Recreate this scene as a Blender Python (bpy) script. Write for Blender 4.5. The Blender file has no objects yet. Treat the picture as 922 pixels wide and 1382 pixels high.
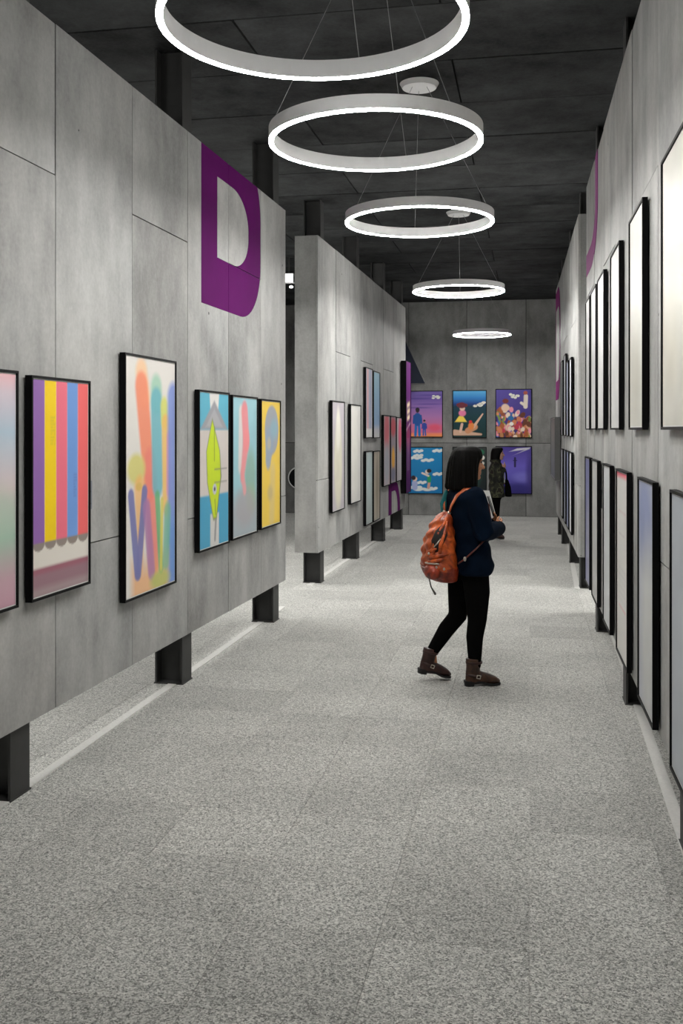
import bpy, bmesh, math, random
import numpy as np
from mathutils import Vector, Matrix, Quaternion
random.seed(7); np.random.seed(7)
scene = bpy.context.scene
C = scene.collection

# ------------------------------------------------------------ camera, world, exposure
cam_d = bpy.data.cameras.new('camera'); cam = bpy.data.objects.new('camera', cam_d); C.objects.link(cam)
cam.location = (0, 0, 1.7)
cam.rotation_euler = (math.pi/2, 0, math.radians(10.7))
cam_d.sensor_fit = 'VERTICAL'; cam_d.sensor_height = 36.0
cam_d.lens = 36.0*1344/1382
cam_d.shift_y = -111/1382
cam_d.clip_start = 0.05; cam_d.clip_end = 100
scene.camera = cam
world = bpy.data.worlds.new('world'); scene.world = world; world.use_nodes = True
world.node_tree.nodes['Background'].inputs[0].default_value = (0.5, 0.52, 0.55, 1)
world.node_tree.nodes['Background'].inputs[1].default_value = 0.05
vs = scene.view_settings
vs.view_transform = 'Standard'; vs.look = 'None'; vs.gamma = 1.0; vs.use_curve_mapping = False
vs.exposure = 0.0
RING_STRENGTH = 225.0

# ------------------------------------------------------------ materials
def lin(c):
    return tuple(((v/255)/12.92 if v/255 <= 0.04045 else ((v/255+0.055)/1.055)**2.4) for v in c)

def new_mat(name):
    m = bpy.data.materials.new(name); m.use_nodes = True
    nt = m.node_tree; b = nt.nodes['Principled BSDF']
    return m, nt, b

def N(nt, t, **kw):
    n = nt.nodes.new(t)
    for k, v in kw.items(): setattr(n, k, v)
    return n

def plain(name, col, rough=0.6, metal=0.0, noise=0.0, nscale=40, spec=0.5, bump=0.0):
    m, nt, b = new_mat(name)
    b.inputs['Roughness'].default_value = rough; b.inputs['Metallic'].default_value = metal
    b.inputs['Specular IOR Level'].default_value = spec
    tc = N(nt, 'ShaderNodeTexCoord')
    nz = N(nt, 'ShaderNodeTexNoise'); nz.inputs['Scale'].default_value = nscale; nz.inputs['Detail'].default_value = 3
    nt.links.new(tc.outputs['Object'], nz.inputs['Vector'])
    mx = N(nt, 'ShaderNodeMix', data_type='RGBA')
    k0, k1 = 1-noise, 1+noise
    mx.inputs[6].default_value = (col[0]*k0, col[1]*k0, col[2]*k0, 1)
    mx.inputs[7].default_value = (col[0]*k1, col[1]*k1, col[2]*k1, 1)
    nt.links.new(nz.outputs['Fac'], mx.inputs[0]); nt.links.new(mx.outputs[2], b.inputs['Base Color'])
    if bump:
        bp = N(nt, 'ShaderNodeBump'); bp.inputs['Strength'].default_value = bump; bp.inputs['Distance'].default_value = 0.004
        nt.links.new(nz.outputs['Fac'], bp.inputs['Height']); nt.links.new(bp.outputs[0], b.inputs['Normal'])
    return m

def concrete(name, dark, light, tint=(1, 1, 0.98), streak=1.0, rough=0.62, holes=True, spec=0.3):
    m, nt, b = new_mat(name)
    L = nt.links.new
    geo = N(nt, 'ShaderNodeNewGeometry'); oi = N(nt, 'ShaderNodeObjectInfo')
    off = N(nt, 'ShaderNodeVectorMath', operation='ADD')
    sc = N(nt, 'ShaderNodeMath', operation='MULTIPLY'); sc.inputs[1].default_value = 37.0
    L(oi.outputs['Random'], sc.inputs[0]); L(geo.outputs['Position'], off.inputs[0]); L(sc.outputs[0], off.inputs[1])
    def noise(scale, mul, detail, rough_=0.55):
        mp = N(nt, 'ShaderNodeMapping'); mp.inputs['Scale'].default_value = mul
        nz = N(nt, 'ShaderNodeTexNoise'); nz.inputs['Scale'].default_value = scale
        nz.inputs['Detail'].default_value = detail; nz.inputs['Roughness'].default_value = rough_
        L(off.outputs[0], mp.inputs['Vector']); L(mp.outputs[0], nz.inputs['Vector']); return nz.outputs['Fac']
    cloud = noise(1.3, (1, 1, 0.7), 6, 0.6)
    strk = noise(3.6, (1, 1, 0.16), 5, 0.6)
    fine = noise(45, (1, 1, 1), 3)
    def mul(a, k):
        n = N(nt, 'ShaderNodeMath', operation='MULTIPLY'); L(a, n.inputs[0]); n.inputs[1].default_value = k; return n.outputs[0]
    def add(a, c):
        n = N(nt, 'ShaderNodeMath', operation='ADD'); L(a, n.inputs[0]); L(c, n.inputs[1]); return n.outputs[0]
    blot = noise(5.5, (1, 1, 0.6), 8, 0.68)
    v = add(add(mul(cloud, 0.72), mul(strk, 0.34*streak)), add(add(mul(fine, 0.16), mul(blot, 0.34)), mul(oi.outputs['Random'], 0.04)))
    rmp = N(nt, 'ShaderNodeValToRGB')
    mid = (0.72+0.34*streak+0.16+0.34+0.04)/2; rmp.color_ramp.elements[0].position = mid-0.26; rmp.color_ramp.elements[1].position = min(1.0, mid+0.22)
    rmp.color_ramp.elements[0].color = (dark*tint[0], dark*tint[1], dark*tint[2], 1)
    rmp.color_ramp.elements[1].color = (light*tint[0], light*tint[1], light*tint[2], 1)
    L(v, rmp.inputs[0])
    # slow warm / cool drift
    wc = noise(0.8, (1, 1, 1), 2)
    tn = N(nt, 'ShaderNodeMix', data_type='RGBA'); tn.inputs[6].default_value = (0.97, 1.0, 1.01, 1); tn.inputs[7].default_value = (1.03, 1.0, 0.97, 1)
    L(wc, tn.inputs[0])
    mm = N(nt, 'ShaderNodeMix', data_type='RGBA', blend_type='MULTIPLY'); mm.inputs[0].default_value = 1
    L(rmp.outputs[0], mm.inputs[6]); L(tn.outputs[2], mm.inputs[7])
    out = mm.outputs[2]
    if holes:      # sparse pin holes
        vo = N(nt, 'ShaderNodeTexVoronoi'); vo.inputs['Scale'].default_value = 2.6
        L(off.outputs[0], vo.inputs['Vector'])
        lt = N(nt, 'ShaderNodeMath', operation='LESS_THAN'); lt.inputs[1].default_value = 0.028; L(vo.outputs['Distance'], lt.inputs[0])
        hm = N(nt, 'ShaderNodeMix', data_type='RGBA'); hm.inputs[7].default_value = (0.05, 0.05, 0.05, 1)
        L(lt.outputs[0], hm.inputs[0]); L(out, hm.inputs[6]); out = hm.outputs[2]
    L(out, b.inputs['Base Color'])
    rr = N(nt, 'ShaderNodeMapRange'); rr.inputs[3].default_value = rough-0.14; rr.inputs[4].default_value = rough+0.12
    L(cloud, rr.inputs[0]); L(rr.outputs[0], b.inputs['Roughness'])
    bp = N(nt, 'ShaderNodeBump'); bp.inputs['Strength'].default_value = 0.18; bp.inputs['Distance'].default_value = 0.003
    L(add(fine, strk), bp.inputs['Height']); L(bp.outputs[0], b.inputs['Normal'])
    b.inputs['Specular IOR Level'].default_value = spec
    return m

def carpet():
    m, nt, b = new_mat('carpet'); L = nt.links.new
    geo = N(nt, 'ShaderNodeNewGeometry'); oi = N(nt, 'ShaderNodeObjectInfo')
    vo = N(nt, 'ShaderNodeTexVoronoi'); vo.inputs['Scale'].default_value = 190
    L(geo.outputs['Position'], vo.inputs['Vector'])
    sx = N(nt, 'ShaderNodeSeparateColor'); L(vo.outputs['Color'], sx.inputs[0])
    nz = N(nt, 'ShaderNodeTexNoise'); nz.inputs['Scale'].default_value = 60; nz.inputs['Detail'].default_value = 3
    L(geo.outputs['Position'], nz.inputs['Vector'])
    n1 = N(nt, 'ShaderNodeMix', data_type='FLOAT'); n1.inputs[0].default_value = 0.45
    L(sx.outputs[0], n1.inputs[2]); L(nz.outputs['Fac'], n1.inputs[3])
    n2 = N(nt, 'ShaderNodeTexNoise'); n2.inputs['Scale'].default_value = 1.6; n2.inputs['Detail'].default_value = 3
    L(geo.outputs['Position'], n2.inputs['Vector'])
    rmp = N(nt, 'ShaderNodeValToRGB')
    rmp.color_ramp.elements[0].position = 0.2; rmp.color_ramp.elements[1].position = 0.8
    rmp.color_ramp.elements[0].color = (0.125, 0.127, 0.117, 1); rmp.color_ramp.elements[1].color = (0.72, 0.715, 0.675, 1)
    L(n1.outputs[0], rmp.inputs[0])
    tone = N(nt, 'ShaderNodeMapRange'); tone.inputs[3].default_value = 0.90; tone.inputs[4].default_value = 1.08
    L(oi.outputs['Random'], tone.inputs[0])
    t2 = N(nt, 'ShaderNodeMapRange'); t2.inputs[1].default_value = 0.3; t2.inputs[2].default_value = 0.7; t2.inputs[3].default_value = 0.92; t2.inputs[4].default_value = 1.08
    L(n2.outputs['Fac'], t2.inputs[0])
    mu = N(nt, 'ShaderNodeMath', operation='MULTIPLY'); L(tone.outputs[0], mu.inputs[0]); L(t2.outputs[0], mu.inputs[1])
    vm = N(nt, 'ShaderNodeVectorMath', operation='SCALE'); L(rmp.outputs[0], vm.inputs[0]); L(mu.outputs[0], vm.inputs['Scale'])
    L(vm.outputs[0], b.inputs['Base Color'])
    b.inputs['Roughness'].default_value = 0.95; b.inputs['Specular IOR Level'].default_value = 0.1
    b.inputs['Sheen Weight'].default_value = 0.25; b.inputs['Sheen Roughness'].default_value = 0.5
    bp = N(nt, 'ShaderNodeBump'); bp.inputs['Strength'].default_value = 0.5; bp.inputs['Distance'].default_value = 0.004
    L(n1.outputs[0], bp.inputs['Height']); L(bp.outputs[0], b.inputs['Normal'])
    return m

def emit(name, col, s):
    m, nt, b = new_mat(name)
    b.inputs['Base Color'].default_value = (0.9, 0.9, 0.9, 1)
    b.inputs['Emission Color'].default_value = (*col, 1); b.inputs['Emission Strength'].default_value = s
    return m

def print_mat():
    m, nt, b = new_mat('printed_paper')
    at = N(nt, 'ShaderNodeAttribute', attribute_name='ink')
    nt.links.new(at.outputs['Color'], b.inputs['Base Color'])
    b.inputs['Roughness'].default_value = 0.45; b.inputs['Specular IOR Level'].default_value = 0.3
    return m

def leather(name, c0, c1):
    m, nt, b = new_mat(name); L = nt.links.new
    tc = N(nt, 'ShaderNodeTexCoord')
    nz = N(nt, 'ShaderNodeTexNoise'); nz.inputs['Scale'].default_value = 14; nz.inputs['Detail'].default_value = 4; nz.inputs['Distortion'].default_value = 1.2
    L(tc.outputs['Object'], nz.inputs['Vector'])
    r = N(nt, 'ShaderNodeValToRGB'); r.color_ramp.elements[0].position = 0.35; r.color_ramp.elements[1].position = 0.65
    r.color_ramp.elements[0].color = (*c0, 1); r.color_ramp.elements[1].color = (*c1, 1)
    L(nz.outputs['Fac'], r.inputs[0]); L(r.outputs[0], b.inputs['Base Color'])
    b.inputs['Roughness'].default_value = 0.42
    bp = N(nt, 'ShaderNodeBump'); bp.inputs['Strength'].default_value = 0.6; bp.inputs['Distance'].default_value = 0.01
    L(nz.outputs['Fac'], bp.inputs['Height']); L(bp.outputs[0], b.inputs['Normal'])
    return m

def camo():
    m, nt, b = new_mat('olive_camouflage_cloth'); L = nt.links.new
    tc = N(nt, 'ShaderNodeTexCoord')
    nz = N(nt, 'ShaderNodeTexNoise'); nz.inputs['Scale'].default_value = 9; nz.inputs['Detail'].default_value = 2
    L(tc.outputs['Object'], nz.inputs['Vector'])
    r = N(nt, 'ShaderNodeValToRGB'); r.color_ramp.interpolation = 'CONSTANT'
    e = r.color_ramp.elements; e[0].position = 0; e[0].color = (0.004, 0.004, 0.003, 1); e[1].position = 0.46; e[1].color = (0.017, 0.018, 0.010, 1)
    x = e.new(0.56); x.color = (0.06, 0.064, 0.032, 1); x = e.new(0.63); x.color = (0.012, 0.008, 0.006, 1)
    L(nz.outputs['Fac'], r.inputs[0]); L(r.outputs[0], b.inputs['Base Color']); b.inputs['Roughness'].default_value = 0.9
    return m

M = dict(
    wall=concrete('board_concrete', 0.165, 0.53),
    core=concrete('grey_concrete_core', 0.12, 0.38),
    back=concrete('back_wall_concrete', 0.085, 0.33),
    ceil=concrete('dark_ceiling_concrete', 0.002, 0.075, (0.96, 1.0, 1.03), 0.5, 0.85, False, 0.05),
    joint=plain('dark_joint', (0.012, 0.012, 0.012), 0.95, noise=0.2, spec=0.05),
    carpet=carpet(),
    steel=plain('charcoal_steel', (0.038, 0.038, 0.037), 0.6, 0.0, 0.25, 12),
    strip=plain('pale_floor_strip', (0.6, 0.595, 0.57), 0.8, noise=0.15, nscale=80),
    black=plain('black_frame', (0.003, 0.003, 0.0035), 0.5, noise=0.2, spec=0.12),
    mat=plain('white_mat_board', (0.75, 0.75, 0.73), 0.6, noise=0.02),
    grey_frame=plain('dark_grey_frame', (0.09, 0.09, 0.09), 0.5, noise=0.2),
    purple=plain('purple_paint', lin((90, 8, 90)), 0.8, spec=0.1, noise=0.12, nscale=6),
    print=print_mat(),
    alu=plain('white_painted_aluminium', (0.74, 0.74, 0.74), 0.55, noise=0.03),
    wire=plain('steel_wire', (0.28, 0.28, 0.28), 0.45, 0.3, 0.05),
    canopy=plain('white_canopy', (0.8, 0.8, 0.8), 0.4, noise=0.03),
    lamp=emit('lit_lamp_lens', (1.0, 0.97, 0.97), 6.0),
    card=plain('grey_caption_card', lin((120, 125, 135)), 0.5, noise=0.08),
    navy=plain('dark_navy_cloth', (0.004, 0.008, 0.022), 0.8, noise=0.3),
    skin=plain('warm_skin', (0.46, 0.19, 0.09), 0.5, noise=0.08, nscale=30),
    skin2=plain('fair_skin', (0.55, 0.30, 0.22), 0.5, noise=0.08, nscale=30),
    hair=plain('black_hair', (0.0025, 0.0022, 0.002), 0.6, noise=0.3, nscale=60, spec=0.08, bump=0.4),
    jacket=plain('navy_jacket_cloth', (0.0006, 0.0045, 0.013), 0.85, noise=0.6, nscale=7, bump=0.5, spec=0.08),
    collar=plain('teal_light_catch', (0.01, 0.16, 0.17), 0.7, noise=0.2),  # teal for light caught on the jacket's back, put into the colour
    legging=plain('black_knit', (0.0025, 0.0025, 0.0025), 0.95, noise=0.3, spec=0.05),
    boot=leather('brown_boot_leather', (0.012, 0.004, 0.002), (0.07, 0.025, 0.009)),
    boot_dark=leather('dark_red_brown_leather', (0.012, 0.005, 0.004), (0.045, 0.013, 0.009)),
    sole=plain('black_rubber', (0.008, 0.008, 0.008), 0.7, noise=0.2),
    metal=plain('pale_metal', (0.6, 0.55, 0.48), 0.3, 0.8, 0.05),
    bag=leather('orange_leather', (0.20, 0.022, 0.004), (0.66, 0.12, 0.018)),  # dark end of the noise paints shaded creases into the orange
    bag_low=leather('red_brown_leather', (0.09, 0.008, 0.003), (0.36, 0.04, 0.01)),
    strap=leather('orange_strap_leather', (0.42, 0.085, 0.025), (0.6, 0.15, 0.05)),
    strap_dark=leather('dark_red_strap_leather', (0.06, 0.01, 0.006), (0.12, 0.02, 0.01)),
    bag_in=plain('dark_bag_opening', (0.01, 0.006, 0.004), 0.8, noise=0.3),
    cord=plain('grey_cord', (0.07, 0.07, 0.065), 0.8, noise=0.2),
    paper=plain('white_paper', (0.78, 0.78, 0.76), 0.7, noise=0.02),
    ink=plain('black_ink', (0.01, 0.01, 0.012), 0.6, noise=0.1),
    camo=camo(),
    eye=plain('dark_eye', (0.01, 0.008, 0.006), 0.2, noise=0.1),
)

# ------------------------------------------------------------ mesh helpers
def box(bm, x0, x1, y0, y1, z0, z1):
    vs_ = [bm.verts.new(p) for p in ((x0,y0,z0),(x1,y0,z0),(x1,y1,z0),(x0,y1,z0),(x0,y0,z1),(x1,y0,z1),(x1,y1,z1),(x0,y1,z1))]
    for f in ((0,3,2,1),(4,5,6,7),(0,1,5,4),(1,2,6,5),(2,3,7,6),(3,0,4,7)):
        bm.faces.new([vs_[i] for i in f])
    return vs_

def obj(name, bm, mat, parent=None, smooth=False, kind=None):
    me = bpy.data.meshes.new(name)
    if isinstance(bm, bpy.types.Mesh): me = bm
    else:
        bm.normal_update(); bm.to_mesh(me); bm.free()
    if mat is not None and len(me.materials) == 0: me.materials.append(mat)
    if smooth:
        me.polygons.foreach_set('use_smooth', [True]*len(me.polygons))
    o = bpy.data.objects.new(name, me); C.objects.link(o)
    if parent: o.parent = parent
    if kind: o['kind'] = kind
    return o

def empty(name, loc, rz=0.0):
    o = bpy.data.objects.new(name, None); C.objects.link(o)
    o.location = loc; o.rotation_euler = (0, 0, rz); o.empty_display_size = 0.2
    return o

def tag(o, label, cat, group=None, kind=None):
    o['label'] = label; o['category'] = cat
    if group: o['group'] = group
    if kind: o['kind'] = kind
    return o

def nb(): return bmesh.new()

def loop_faces(bm, rings, cap=True):
    for a, b in zip(rings[:-1], rings[1:]):
        n = len(a)
        for i in range(n):
            bm.faces.new((a[i], a[(i+1) % n], b[(i+1) % n], b[i]))
    if cap:
        bm.faces.new(list(reversed(rings[0]))); bm.faces.new(rings[-1])

def stack(bm, secs, n=24, power=2.0):
    """closed loft through horizontal (super)ellipses: (z, cx, cy, rx, ry)"""
    rings = []
    for z, cx, cy, rx, ry in secs:
        r = []
        for i in range(n):
            t = 2*math.pi*i/n; c_, s_ = math.cos(t), math.sin(t)
            ex = 2/power
            r.append(bm.verts.new((cx+rx*math.copysign(abs(c_)**ex, c_), cy+ry*math.copysign(abs(s_)**ex, s_), z)))
        rings.append(r)
    loop_faces(bm, rings)

def tube(bm, pts, radii, n=12, flat=(1, 1), up=None, round_ends=False):
    pts = [Vector(p) for p in pts]
    if not isinstance(radii, (list, tuple)): radii = [radii]*len(pts)
    radii = list(radii)
    if round_ends:
        d0 = (pts[0]-pts[1]).normalized(); d1 = (pts[-1]-pts[-2]).normalized()
        r0, r1 = radii[0], radii[-1]
        pts = [pts[0]+d0*r0*0.9, pts[0]+d0*r0*0.55]+pts+[pts[-1]+d1*r1*0.55, pts[-1]+d1*r1*0.9]
        radii = [r0*0.4, r0*0.82]+radii+[r1*0.82, r1*0.4]
    rings = []; prev = None
    for i, p in enumerate(pts):
        t = (pts[min(i+1, len(pts)-1)]-pts[max(i-1, 0)]).normalized()
        if prev is None:
            u = Vector(up) if up else (Vector((0, 0, 1)) if abs(t.z) < 0.9 else Vector((1, 0, 0)))
        else: u = prev
        u = (u-t*u.dot(t)).normalized(); prev = u; w = t.cross(u)
        rings.append([bm.verts.new(p+(u*math.cos(2*math.pi*k/n)*flat[0]+w*math.sin(2*math.pi*k/n)*flat[1])*radii[i]) for k in range(n)])
    loop_faces(bm, rings)

def ellipsoid(bm, c, r, n=16, rot=None):
    m = Matrix.Translation(c) @ (rot.to_4x4() if rot else Matrix()) @ Matrix.Diagonal((r[0], r[1], r[2], 1))
    bmesh.ops.create_uvsphere(bm, u_segments=n, v_segments=max(8, n*2//3), radius=1, matrix=m)

def remesh(bm, voxel, it=3, fac=0.5):
    me = bpy.data.meshes.new('tmp'); bmesh.ops.recalc_face_normals(bm, faces=bm.faces); bm.to_mesh(me); bm.free()
    o = bpy.data.objects.new('tmp', me); C.objects.link(o)
    r = o.modifiers.new('r', 'REMESH'); r.mode = 'VOXEL'; r.voxel_size = voxel
    s = o.modifiers.new('s', 'SMOOTH'); s.iterations = it; s.factor = fac
    dg = bpy.context.evaluated_depsgraph_get()
    out = bpy.data.meshes.new_from_object(o.evaluated_get(dg))
    bpy.data.objects.remove(o); bpy.data.meshes.remove(me)
    return out

# ------------------------------------------------------------ room shell
X0, X1, Y0, Y1, ZC = -5.6, 3.0, -3.0, 19.8, 4.25
def shell(name, x0, x1, y0, y1, z0, z1, mat):
    bm = nb(); box(bm, x0, x1, y0, y1, z0, z1); o = obj(name, bm, mat); o['kind'] = 'structure'; return o

floor = shell('floor', X0-0.2, X1+0.2, Y0-0.2, Y1+0.3, -0.2, -0.005, M['carpet'])
tag(floor, 'speckled grey carpet tile floor of the gallery', 'floor')
tbm = nb(); g = 0.0009; box(tbm, g, 0.5-g, g, 0.5-g, -0.005, 0.0)
tme = bpy.data.meshes.new('carpet_tile'); tbm.to_mesh(tme); tbm.free(); tme.materials.append(M['carpet'])
rest = nb()
for i in range(-12, 7):
    for j in range(-7, 40):
        x, y = i*0.5, -0.2+j*0.5
        if x < X0-0.01 or x+0.5 > X1+0.51 or y+0.5 > Y1+0.01 and y > Y1: continue
        if -5 <= i <= 1 and 5 <= j <= 39:
            o = bpy.data.objects.new('carpet_tile', tme); C.objects.link(o); o.location = (x, y, 0); o.parent = floor
        else:
            box(rest, max(x, X0)+g, min(x+0.5, X1)-g, max(y, Y0)+g, min(y+0.5, Y1)-g, -0.005, 0)
obj('carpet_tile_field', rest, M['carpet'], floor, kind='stuff')

ceiling = shell('ceiling', X0-0.2, X1+0.2, Y0-0.2, Y1+0.3, ZC+0.016, ZC+0.25, M['joint'])
tag(ceiling, 'dark concrete board ceiling', 'ceiling')
ROW = 0.925; ys = 6.89-ROW*11; k = 0
while ys < Y1:
    ye = min(ys+ROW, Y1); y_ = max(ys, Y0)
    offs = -1.82 if k % 2 == 0 else -0.525
    xs = sorted([offs+2.6*n for n in range(-3, 4)])
    xs = [X0]+[x for x in xs if X0+0.2 < x < X1-0.2]+[X1]
    for a, b in zip(xs[:-1], xs[1:]):
        bm = nb(); d = random.uniform(-0.003, 0.003); box(bm, a+0.007, b-0.007, y_+0.009, ye-0.009, ZC+d, ZC+0.017)
        obj('ceiling_panel', bm, M['ceil'], ceiling)
    ys += ROW; k += 1

wback = shell('wall_back', X0-0.2, X1+0.2, Y1+0.02, Y1+0.3, -0.005, ZC+0.02, M['joint'])
tag(wback, 'concrete end wall behind the colourful posters', 'wall')
xs = [-1.222+1.152*n for n in range(-5, 5)]
xs = [X0]+[x for x in xs if X0+0.1 < x < X1-0.1]+[X1]
for a, b in zip(xs[:-1], xs[1:]):
    for z0, z1 in ((0.0, 1.437), (1.437, ZC)):
        bm = nb(); box(bm, a+0.005, b-0.005, Y1+random.uniform(-0.002, 0.002), Y1+0.021, z0+0.005, z1-0.005)
        obj('panel', bm, M['back'], wback)
tag(shell('wall_front', X0-0.2, X1+0.2, Y0-0.2, Y0, -0.005, ZC+0.02, M['back']), 'plain concrete wall at the entrance end', 'wall')
tag(shell('wall_west', X0-0.2, X0, Y0, Y1, -0.005, ZC+0.02, M['back']), 'plain concrete outer wall beyond the left partitions', 'wall')
tag(shell('wall_east', X1, X1+0.2, Y0, Y1, -0.005, ZC+0.02, M['back']), 'plain concrete outer wall beyond the right partitions', 'wall')

# ------------------------------------------------------------ partitions (local x runs to the viewer's right, front faces -y)
TH = 0.26
def partition(name, label, p, q, z0, z1, cols, posts):
    """p -> q : front plane ends, left to right as seen from the aisle. cols: (world y, world y, split z); posts: world y"""
    p, q = Vector((*p, 0)), Vector((*q, 0)); d = (q-p); Ln = d.length; ang = math.atan2(d.y, d.x)
    e = empty(name, p, ang); e['kind'] = 'structure'; tag(e, label, 'wall', kind='structure')
    s_of = lambda y: (y-p.y)/(q.y-p.y)*Ln
    bm = nb(); box(bm, 0.001, Ln-0.001, 0.02, TH, z0+0.001, z1-0.001); o = obj('wall_core', bm, M['core'], e); o.data.materials.append(M['joint']); o.data.polygons[2].material_index = 1
    for ya, yb, zs in cols:
        a, b = sorted((s_of(ya), s_of(yb))); a, b = max(a, 0), min(b, Ln)
        if b-a < 0.03: continue
        for za, zb in ((z0, zs), (zs, z1)):
            if zb-za < 0.03: continue
            bm = nb(); j = 0.0034
            box(bm, a+(j if a > 0 else 0), b-(j if b < Ln else 0), random.uniform(-0.0025, 0.0025), 0.021, za+(j if za > z0 else 0), zb-(j if zb < z1 else 0))
            obj('panel', bm, M['wall'], e)
    for y in posts:
        s = s_of(y)
        bm = nb(); w, dp, tf, tw = 0.085, 0.194, 0.012, 0.006
        pr = [(-w, 0), (w, 0), (w, tf), (tw, tf), (tw, dp-tf), (w, dp-tf), (w, dp), (-w, dp), (-w, dp-tf), (-tw, dp-tf), (-tw, tf), (-w, tf)]
        lo_, hi_ = ([bm.verts.new((s+x, 0.022+y_, z)) for x, y_ in pr] for z in (0.0, ZC+0.004))
        loop_faces(bm, [lo_, hi_]); po = obj('post', bm, M['steel'], e)
        bm = nb(); box(bm, s-w-0.006, s+w+0.006, 0.016, 0.222, 0.0, 0.007); obj('base_plate', bm, M['steel'], po)
    e['len'] = Ln
    M4 = Matrix.Translation(p) @ Matrix.Rotation(ang, 4, 'Z')
    return dict(obj=e, s=s_of, M=M4, ang=ang, L=Ln, z0=z0, z1=z1)

def alt(ys, zA, zB, first=0):
    return [(a, b, zA if (i+first) % 2 == 0 else zB) for i, (a, b) in enumerate(zip(ys[:-1], ys[1:]))]

def on(pa, pb, y): t = (y-pa[1])/(pb[1]-pa[1]); return (pa[0]+t*(pb[0]-pa[0]), y)
a, b = (-2.31, 4.08), (-2.19, 8.83)
L1 = partition('wall_left', 'concrete partition on steel posts with large painted purple D near its top', on(a, b, 1.0), b, 0.33, 3.70,
               alt([1.0, 1.78, 2.70, 3.63, 4.56, 5.47, 6.36, 7.21, 8.06, 8.83], 1.10, 2.955, 0), [2.0, 4.27, 6.41, 8.60])
L2 = partition('wall_left', 'farther concrete partition on steel posts carrying tall purple banner at its end', (-2.26, 10.58), (-2.12, 17.2), 0.36, 3.815,
               alt([10.58, 11.5, 12.35, 13.06, 13.98, 14.9, 15.85, 16.6, 17.2], 1.15, 2.62, 0), [10.88, 12.98, 15.1, 16.95])
a, b = (0.59, 4.27), (0.524, 9.57)
R1 = partition('wall_right', 'concrete partition on steel posts hung with two rows of pale posters and part of a mauve letter', b, on(a, b, 1.0), 0.30, 3.965,
               alt([9.57, 8.65, 7.72, 6.80, 5.84, 4.80, 3.87, 2.94, 2.0, 1.0], 1.10, 2.925, 1), [8.71, 6.46, 4.22, 2.0])
R2 = partition('wall_right', 'farther concrete partition with narrow framed posters and a magenta letter at its end', (0.43, 16.85), (0.513, 10.9), 0.34, 4.0,
               alt([16.85, 15.9, 15.0, 14.1, 13.2, 12.3, 11.4, 10.9], 1.10, 2.925, 0), [16.6, 15.3, 13.1, 11.06])

for n, (x, xb, y0, y1) in enumerate([(-2.375, -2.33, 1.0, 9.3), (-2.365, -2.30, 10.6, 17.4), (0.585, 0.70, 1.0, 9.6), (0.50, 0.60, 10.9, 17.0)]):
    bm = nb(); vs_ = box(bm, -0.028, 0.028, y0, y1, 0, 0.005)
    for v in vs_: v.co.x += x+(xb-x)*(v.co.y-y0)/(y1-y0)
    o = obj('trim_%d' % (n+1), bm, M['strip']); o['kind'] = 'structure'
    tag(o, ['thin pale floor strip under the D partition', 'thin pale floor strip under the partition with purple banner',
            'thin pale floor strip under the partition with two rows of pale posters', 'thin pale floor strip under the partition with magenta letter'][n], 'trim')

# painted letters ------------------------------------------------
def letter_D(W, s0, z0, w, h, stem, bar, bowl, cuts_s=(), cuts_z=(), smin=None, smax=None, mat='purple'):
    """D painted on partition W; s0,z0 = lower left corner"""
    n = 14
    def path(l, r, b_, t, rx, ry):
        pts = [(l, b_), ((l+r)/2-0.02, b_)]
        pts += [(r-rx+rx*math.sin(k/n*math.pi/2), b_+ry-ry*math.cos(k/n*math.pi/2)) for k in range(n+1)]
        pts += [(r-rx+rx*math.cos(k/n*math.pi/2), t-ry+ry*math.sin(k/n*math.pi/2)) for k in range(n+1)]
        pts += [((l+r)/2-0.02, t), (l, t)]
        return pts
    out = path(0, w, 0, h, w*0.38, h*0.36); inn = path(stem, w-bowl, bar, h-bar, w*0.28, h*0.20)
    bm = nb()
    vo = [bm.verts.new((s0+x, 0, z0+z)) for x, z in out]; vi = [bm.verts.new((s0+x, 0, z0+z)) for x, z in inn]
    m = len(vo)
    for i in range(m): bm.faces.new((vo[i], vo[(i+1) % m], vi[(i+1) % m], vi[i]))
    def cut(co, no, clear):
        gm = list(bm.verts)+list(bm.edges)+list(bm.faces)
        bmesh.ops.bisect_plane(bm, geom=gm, plane_co=co, plane_no=no, clear_outer=clear)
    cut((0, 0, W['z1']-0.001), (0, 0, 1), True); cut((0, 0, W['z0']+0.001), (0, 0, -1), True)
    cut((0.002, 0, 0), (-1, 0, 0), True); cut((W['L']-0.002, 0, 0), (1, 0, 0), True)
    for cs in cuts_s:
        cut((cs-0.003, 0, 0), (1, 0, 0), False); cut((cs+0.003, 0, 0), (1, 0, 0), False)
        bmesh.ops.delete(bm, geom=[f for f in bm.faces if abs(f.calc_center_median().x-cs) < 0.003], context='FACES')
    for cz, sa, sb in cuts_z:
        for dz in (-0.003, 0.003): cut((0, 0, cz+dz), (0, 0, 1), False)
        bmesh.ops.delete(bm, geom=[f for f in bm.faces if abs(f.calc_center_median().z-cz) < 0.003 and sa < f.calc_center_median().x < sb], context='FACES')
    for v in bm.verts: v.co.y = -0.0034
    r = bmesh.ops.extrude_face_region(bm, geom=list(bm.faces))
    for v in [x for x in r['geom'] if isinstance(x, bmesh.types.BMVert)]: v.co.y = 0.004
    bmesh.ops.recalc_face_normals(bm, faces=bm.faces)
    return obj('painted_letter', bm, M[mat], W['obj'])
M['mauve'] = plain('mauve_paint', lin((150, 84, 136)), 0.8, spec=0.1, noise=0.12, nscale=6)
M['magenta'] = plain('magenta_paint', lin((120, 10, 100)), 0.8, spec=0.1, noise=0.12, nscale=6)
s = L1['s']
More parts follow.
